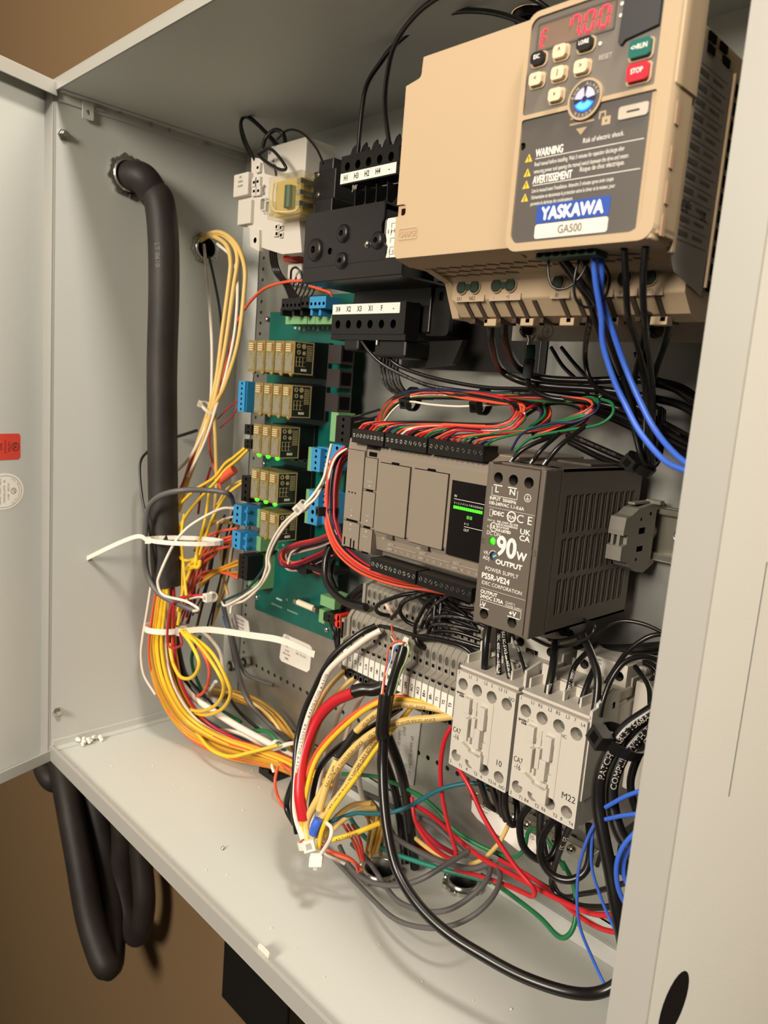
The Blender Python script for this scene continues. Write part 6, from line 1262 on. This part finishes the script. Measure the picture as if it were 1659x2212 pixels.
tw_('tan',16,[(970,1537,404),(919,1526,398),(863,1523,390),(811,1542,382),(764,1585,376)],'thick tan printed cable ending in a black sleeve', cat='cable', name='cable', prt=YPR(.2,1))
tw_(mat('heat_shrink_black', (26,26,27), .4),17,[(768,1580,376),(750,1606,372),(732,1634,368)],'black heat shrink sleeve joining the tan cable', cat='sleeve', name='sleeve')
tw_('tan',17,[(728,1642,366),(716,1668,362),(704,1700,358),(690,1750,354)],'thick tan cable below the black sleeve', cat='cable', name='cable', prt=('(UL) TW 600', 1, .1, 2.2, INK))
tw_('tan',17,[(826,1575,388),(800,1612,382),(777,1648,376),(744,1704,368),(706,1752,360),(687,1778,356),(672,1820,352)],'thick tan printed cable passing under the black cable', cat='cable', name='cable', prt=('14/2 VOLTS TWU 75 NMD90 DRY SOLEIL', 1, .1, 2.6, INK, 2))
tw_('blue',22,[(689,1770,352),(682,1784,350),(677,1800,350)],'short blue sleeve on the tan cable end', cat='sleeve', name='sleeve')
tw_('yellow',11,[(900,1516,402),(863,1558,392),(816,1613,380),(777,1669,370),(744,1713,362),(716,1752,356),(697,1791,352),(688,1832,350)],'bright yellow wire running diagonally down under the black cable', prt=('2-TWO', 1, .45, 2.2, mat('green_ink', (110,120,40), .7)))
tw_('black',13,[(866,1528,400),(816,1563,394),(766,1593,388),(725,1620,384),(692,1657,380),(678,1702,376),(672,1745,372)],'black wire curving left inside the field wires')
tw_('black',13,[(660,1640,384),(630,1696,378),(619,1743,376),(636,1780,374)],'black cable hanging left behind the field wires', cat='cable', name='cable')
tw_('yellow',12,[(712,1816,360),(766,1800,372),(820,1778,388)],'yellow printed wire end pointing right from the white tie', prt=('14/2 TWU 600', 1, .1, 2.2, INK))
tw_('tan',12,[(700,1822,360),(716,1795,362),(750,1765,374),(785,1748,390),(810,1745,400)],'tan wire turning back behind the yellow wire end')
tw_('tan',12,[(696,1812,366),(722,1770,372),(760,1740,384),(800,1735,396)],'tan wire turning back, above the other')
bundle(6, [(792,1742,412),(808,1760,414),(815,1785,418),(812,1815,424),(808,1850,424)], 18, ['ochre','tan','gold'], 8, '%s wire dropping into the floor conduit nut', 'wires dropping into the floor conduit', ydev=6, seed=71, keep=0)
for k in range(3): W('orange',7,[(676+6*k,1822+2*k,352),(712+4*k,1838+3*k,358),(752+6*k,1852+5*k,368),(782-4*k,1878+3*k,378)],'orange wire trailing right on the floor from the white tie','orange wires trailing on the floor')
for k in range(3): W('orange' if k < 2 else 'red',6,[(740+10*k,1780,392),(762+8*k,1815,392),(780+3*k,1860,394)],'%s wire slanting down behind the yellow wire end' % ('orange' if k < 2 else 'red'),'short wires behind the yellow wire end')
tw_('white',7,[(690,1836,360),(712,1850,364),(745,1866,372)],'thin white wire trailing under the orange ones')
ring_tie((672,1820,351),(10,40),10,9,NYLON,'white cable tie gathering the field wires near the floor',w=5.5,head=1.4)
tw_(NYLON,9,[(690,1850,346),(712,1815,344),(716,1790,346),(706,1778,350)],'curved white tail of the tie gathering the field wires', cat='cable tie', name='tie_end')
mbk = MB(); p = P(683,1858,342); mbk.obox(p, V(.7,.7,.1)*5, V(-.3,.3,.9)*3.6, V(.6,-.7,0)*3.2, NYLON); mbk.obox(p-Z_*5.5, V(.7,.7,0)*1.8, Z_*3, V(.6,-.7,0)*.8, NYLON); solo('cable_tie', mbk, 'square white cable tie head at the foot of the field wires', 'cable tie', p, bevel=.8)
# network cable with stripped pairs
tw_('black',23,[(872,1396,388),(862,1430,384),(848,1475,380),(838,1520,376),(830,1580,372),(827,1650,368),(829,1720,362),(838,1800,356),(858,1880,352),(900,1950,350),(960,2010,352),(1040,2062,358),(1130,2110,366),(1230,2143,376),(1300,2142,388),(1360,2105,398)],'long black network cable hanging from its stripped end down to the right', cat='cable', name='cable', seg=9)
tw_(mat('black_tape', (26,24,23), .3),30,[(834,1500,373),(829,1540,371),(826,1580,370),(828,1596,370)],'black tape sleeve round the hanging network cable', cat='tape', name='tape_wrap')
tw_('black',16,[(832,1590,372),(822,1640,368),(826,1700,364)],'thin black wire taped beside the network cable')
mbk = MB(); p = P(876,1385,387); mbk.obox(p, V(.3,.1,.9)*3.5, V(.8,.3,-.2)*2.4, V(.2,-.9,0)*1, NYLON); solo('cable_core', mbk, 'white plastic core sticking out of the network cable end', 'cable core', p, bevel=.4)
for c, pts, lab in (('orange',[(873,1388,384),(855,1385,382),(840,1400,378),(836,1425,376),(832,1450,374),(829,1480,372),(828,1500,371)],'thin orange strand left of the network cable'),('white',[(870,1390,384),(852,1395,380),(846,1420,378),(838,1445,375),(828,1475,373),(824,1500,371)],'thin white strand left of the network cable'),('blue',[(860,1395,382),(848,1410,379),(840,1435,376),(830,1465,374),(826,1500,372)],'thin blue strand left of the network cable'),
    ('lgreen',[(878,1390,384),(884,1400,382),(878,1425,380),(866,1450,378),(858,1480,376),(852,1500,376)],'thin green strand right of the network cable'),('white',[(880,1388,384),(882,1410,382),(872,1440,380),(860,1470,377)],'thin white strand right of the network cable'),('orange',[(846,1350,392),(848,1366,388),(856,1382,384)],'thin orange strand curling above the cable end'),('pink',[(845,1375,388),(852,1385,386),(866,1390,385)],'thin pink strand curling left of the cable end')):
    W(c,4,pts,lab,n=6)
# ---- lower middle
tw_('black',22,[(838,1590,430),(863,1657,434),(877,1716,438),(888,1799,444),(897,1875,452)],'thick black cable hanging behind the network cable, right', cat='cable', name='cable'); tw_('black',18,[(815,1600,436),(842,1670,440),(858,1730,444),(868,1800,450),(876,1866,458)],'thick black cable hanging behind the network cable, left', cat='cable', name='cable')
tw_('teal',10,[(1062,1697,420),(1044,1694,416),(1002,1693,410),(947,1707,402),(891,1738,394),(844,1755,386),(800,1758,380),(766,1757,376),(711,1776,366)],'teal wire crossing from under the left contactor to the field wires')
tw_('green',10,[(740,1672,440),(808,1677,440),(850,1691,438),(905,1718,436),(947,1752,436),(983,1793,438),(1024,1820,440),(1070,1842,444)],'green wire crossing the lower plate diagonally')
tw_(wm('sea_green',(30,128,110),.42),11,[(752,1760,430),(772,1790,426),(800,1818,424),(850,1843,428),(905,1862,434),(960,1879,440),(1016,1893,448),(1060,1905,452)],'sea green wire lying low toward the floor nut')
tw_('green',11,[(1040,1890,450),(1082,1917,444),(1162,1978,430),(1205,2022,424),(1228,2020,424),(1242,1990,428),(1243,1940,434),(1235,1900,440),(1215,1862,446)],'green wire dipping to the floor in a sharp bend at the right')
tw_('green',9,[(1066,1838,452),(1107,1852,450),(1132,1834,450),(1142,1795,452),(1164,1793,452),(1190,1827,450),(1220,1879,446)],'green wire looping under the instruction card')
tw_('white',11,[(790,1580,430),(775,1660,432),(782,1720,436),(800,1755,440),(830,1800,444)],'greyish white cable hanging behind the tan cables', cat='cable', name='cable')
GP = [('grey',12,[(733,1827,400),(755,1870,396),(794,1902,392),(850,1913,390),(905,1901,396),(960,1870,410),(1012,1838,430)],'grey cable curving highest over the floor'),
 ('grey',12,[(700,1830,410),(735,1870,400),(797,1935,388),(853,1985,376),(917,2004,372),(977,1999,376),(1029,1973,388),(1066,1935,404),(1080,1898,418),(1072,1868,430)],'grey cable curving lowest over the floor'),
 ('grey',12,[(760,1823,412),(797,1861,404),(835,1918,394),(865,1950,388),(921,1969,386),(969,1965,390),(1014,1939,402),(1051,1902,416),(1062,1868,430)],'grey cable curving between the other two'),
 ('grey',13,[(800,1760,440),(850,1806,436),(909,1842,434),(962,1864,434),(1022,1876,436),(1062,1862,440)],'grey cable lying straight toward the floor nut'),
 ('grey',12,[(770,1705,450),(820,1728,448),(872,1756,446),(928,1775,446),(962,1803,446),(1010,1850,448)],'grey cable behind the green wire'),
 ('grey',12,[(690,1680,452),(740,1690,450),(790,1720,448),(830,1770,446),(850,1806,444)],'grey cable from the left behind the field wires'),
 ('grey',10,[(640,1700,380),(650,1752,376),(690,1790,378)],'thin grey wire curving left of the field wires over the floor')]
for c, w_, pts, lab in GP: W(c,w_,pts,lab,cat='cable',name='cable')
tw_('red',10,[(984,1556,408),(962,1594,404),(952,1645,404),(953,1700,406),(962,1756,410),(977,1812,416),(985,1842,420),(978,1855,422),(962,1850,424),(928,1823,428),(898,1775,434),(889,1722,440)],'red wire hanging in a sharp V left of the left contactor')
tw_('red',11,[(985,1650,404),(991,1660,402),(1016,1703,400),(1044,1764,400),(1085,1831,402),(1119,1879,404),(1153,1920,406),(1150,1936,408),(1130,1928,412),(1096,1913,418),(1040,1894,430),(984,1879,444)],'red wire running diagonally from the left contactor to a sharp bend')
tw_('red',11,[(896,1738,444),(939,1767,440),(984,1808,436),(1040,1853,430),(1115,1894,424),(1190,1935,416),(1264,1969,408),(1310,1977,402),(1365,1972,398)],'red cable sweeping right to the cabinet edge, upper', cat='cable', name='cable')
tw_('red',11,[(1078,1857,440),(1134,1887,434),(1190,1926,426),(1238,1969,418),(1283,1999,408),(1320,2012,400),(1370,2018,396)],'red cable sweeping right to the cabinet edge, lower', cat='cable', name='cable')
tw_('crimson',10,[(880,1730,452),(905,1780,450),(940,1820,448),(985,1846,446)],'dark red wire behind the red V')
tw_('crimson',10,[(893,1820,452),(928,1842,450),(962,1862,450),(1000,1872,452)],'dark red wire low behind the black cables')
tw_('tan',10,[(892,1806,446),(932,1838,442),(969,1859,440)],'short tan wire end crossing the dark red one')
tw_('tan',10,[(1098,1782,440),(1081,1816,438),(1063,1838,438),(1040,1858,440),(1015,1866,442)],'short tan wire rising to the instruction card')
# contactor lower wires
for pts, w_, lab in (([(1036,1684,404),(1046,1715,410),(1056,1738,418),(1070,1748,424)],14,'leftmost under the left contactor'),([(1062,1696,404),(1072,1730,410),(1082,1755,418),(1094,1768,424)],14,'second under the left contactor'),([(1092,1706,400),(1092,1747,402),(1102,1778,408),(1114,1778,414),(1117,1745,418),(1112,1715,418)],14,'in a narrow loop under the left contactor'),([(1080,1705,406),(1083,1745,412),(1092,1772,420)],12,'third under the left contactor'),
  ([(1145,1738,404),(1124,1771,402),(1128,1822,402),(1153,1852,406),(1183,1858,412),(1203,1828,418),(1207,1777,420)],16,'in the left round loop under the right contactor'),([(1170,1752,404),(1166,1792,410),(1168,1837,418),(1180,1860,426)],16,'upright between the round loops'),([(1196,1768,400),(1173,1807,398),(1168,1852,398),(1193,1890,400),(1231,1901,404),(1264,1882,410),(1275,1837,414),(1272,1780,414)],17,'in the large round loop under the right contactor'),
  ([(1233,1780,404),(1213,1828,410),(1195,1882,418),(1197,1924,422),(1242,1954,420),(1302,1960,414),(1370,1950,408)],14,'printed, turning right below the loops'),([(1160,1740,420),(1200,1920,440),(1264,1930,434),(1370,1902,420)],12,'behind, running right above the red cables'),([(1290,1790,416),(1300,1830,424),(1290,1870,430)],10,'short, right of the round loops')):
    W('black',w_,pts,'black wire %s' % lab, prt=('E51753', 1, .08, 3.2, LG) if lab.startswith('printed') else None)
# right side
tw_('black',30,[(1440,1515,380),(1400,1540,374),(1352,1574,368),(1319,1620,362),(1297,1670,358),(1292,1732,356),(1301,1795,354),(1318,1880,352),(1332,1960,350),(1352,2060,350)],'thick black cable lettered CABLE at the right, left of the tied pair', cat='cable', name='cable', prt=('PATCH CABLE T568A', 1, .08, 3.4, LG, 1))
tw_('black',30,[(1445,1535,388),(1405,1560,382),(1376,1592,376),(1346,1632,370),(1324,1685,366),(1322,1735,364),(1337,1795,362),(1364,1840,362),(1400,1900,362)],'thick black cable lettered COMPLIES WITH at the right, right of the tied pair', cat='cable', name='cable', prt=('COMPLIES WITH T568B', 1, .05, 3.4, LG, 1))
tw_('black',18,[(1440,1590,396),(1400,1606,390),(1380,1630,386),(1362,1690,382),(1374,1750,382),(1400,1790,382)],'black cable behind the tied pair at the right', cat='cable', name='cable')
tw_('black',14,[(1420,1730,410),(1392,1760,410),(1360,1810,410),(1380,1870,400)],'black wire crossing behind the blue loops')
tw_('black',12,[(1372,1440,430),(1400,1480,420),(1405,1530,410)],'black wire down past the relay base lug')
ring_tie((1342,1600,368),(-24,34),13,10,BNYLON,'black cable tie with square head on the thick pair at the right',w=6.5,head=2.6)
bl_m = 'blue'
for pts, w_, lab in (([(1420,1694,352),(1391,1706,352),(1352,1720,352),(1308,1744,354)],10,'blue wire leading right to the labelled breaker, upper'),([(1420,1752,352),(1385,1757,352),(1345,1762,352),(1308,1770,354)],10,'blue wire leading right to the labelled breaker, lower'),
  ([(1420,1762,345),(1390,1782,343),(1348,1826,340),(1332,1872,340),(1338,1926,342),(1366,1975,346)],11,'blue wire loop at the cabinet edge, outer'),([(1420,1782,350),(1388,1802,348),(1354,1843,346),(1347,1885,346),(1360,1918,348),(1390,1950,350)],11,'blue wire loop at the cabinet edge, inner'),
  ([(1310,1772,362),(1284,1782,366),(1257,1847,376),(1247,1911,384),(1251,1995,392),(1280,2071,398),(1310,2134,398),(1345,2190,396)],7,'thin blue wire falling to the cabinet floor, left'),([(1306,1776,366),(1283,1788,370),(1278,1869,378),(1297,1936,382),(1322,1995,384),(1348,2045,384)],7,'thin blue wire falling to the cabinet floor, right')):
    W('blue',w_,pts,lab)
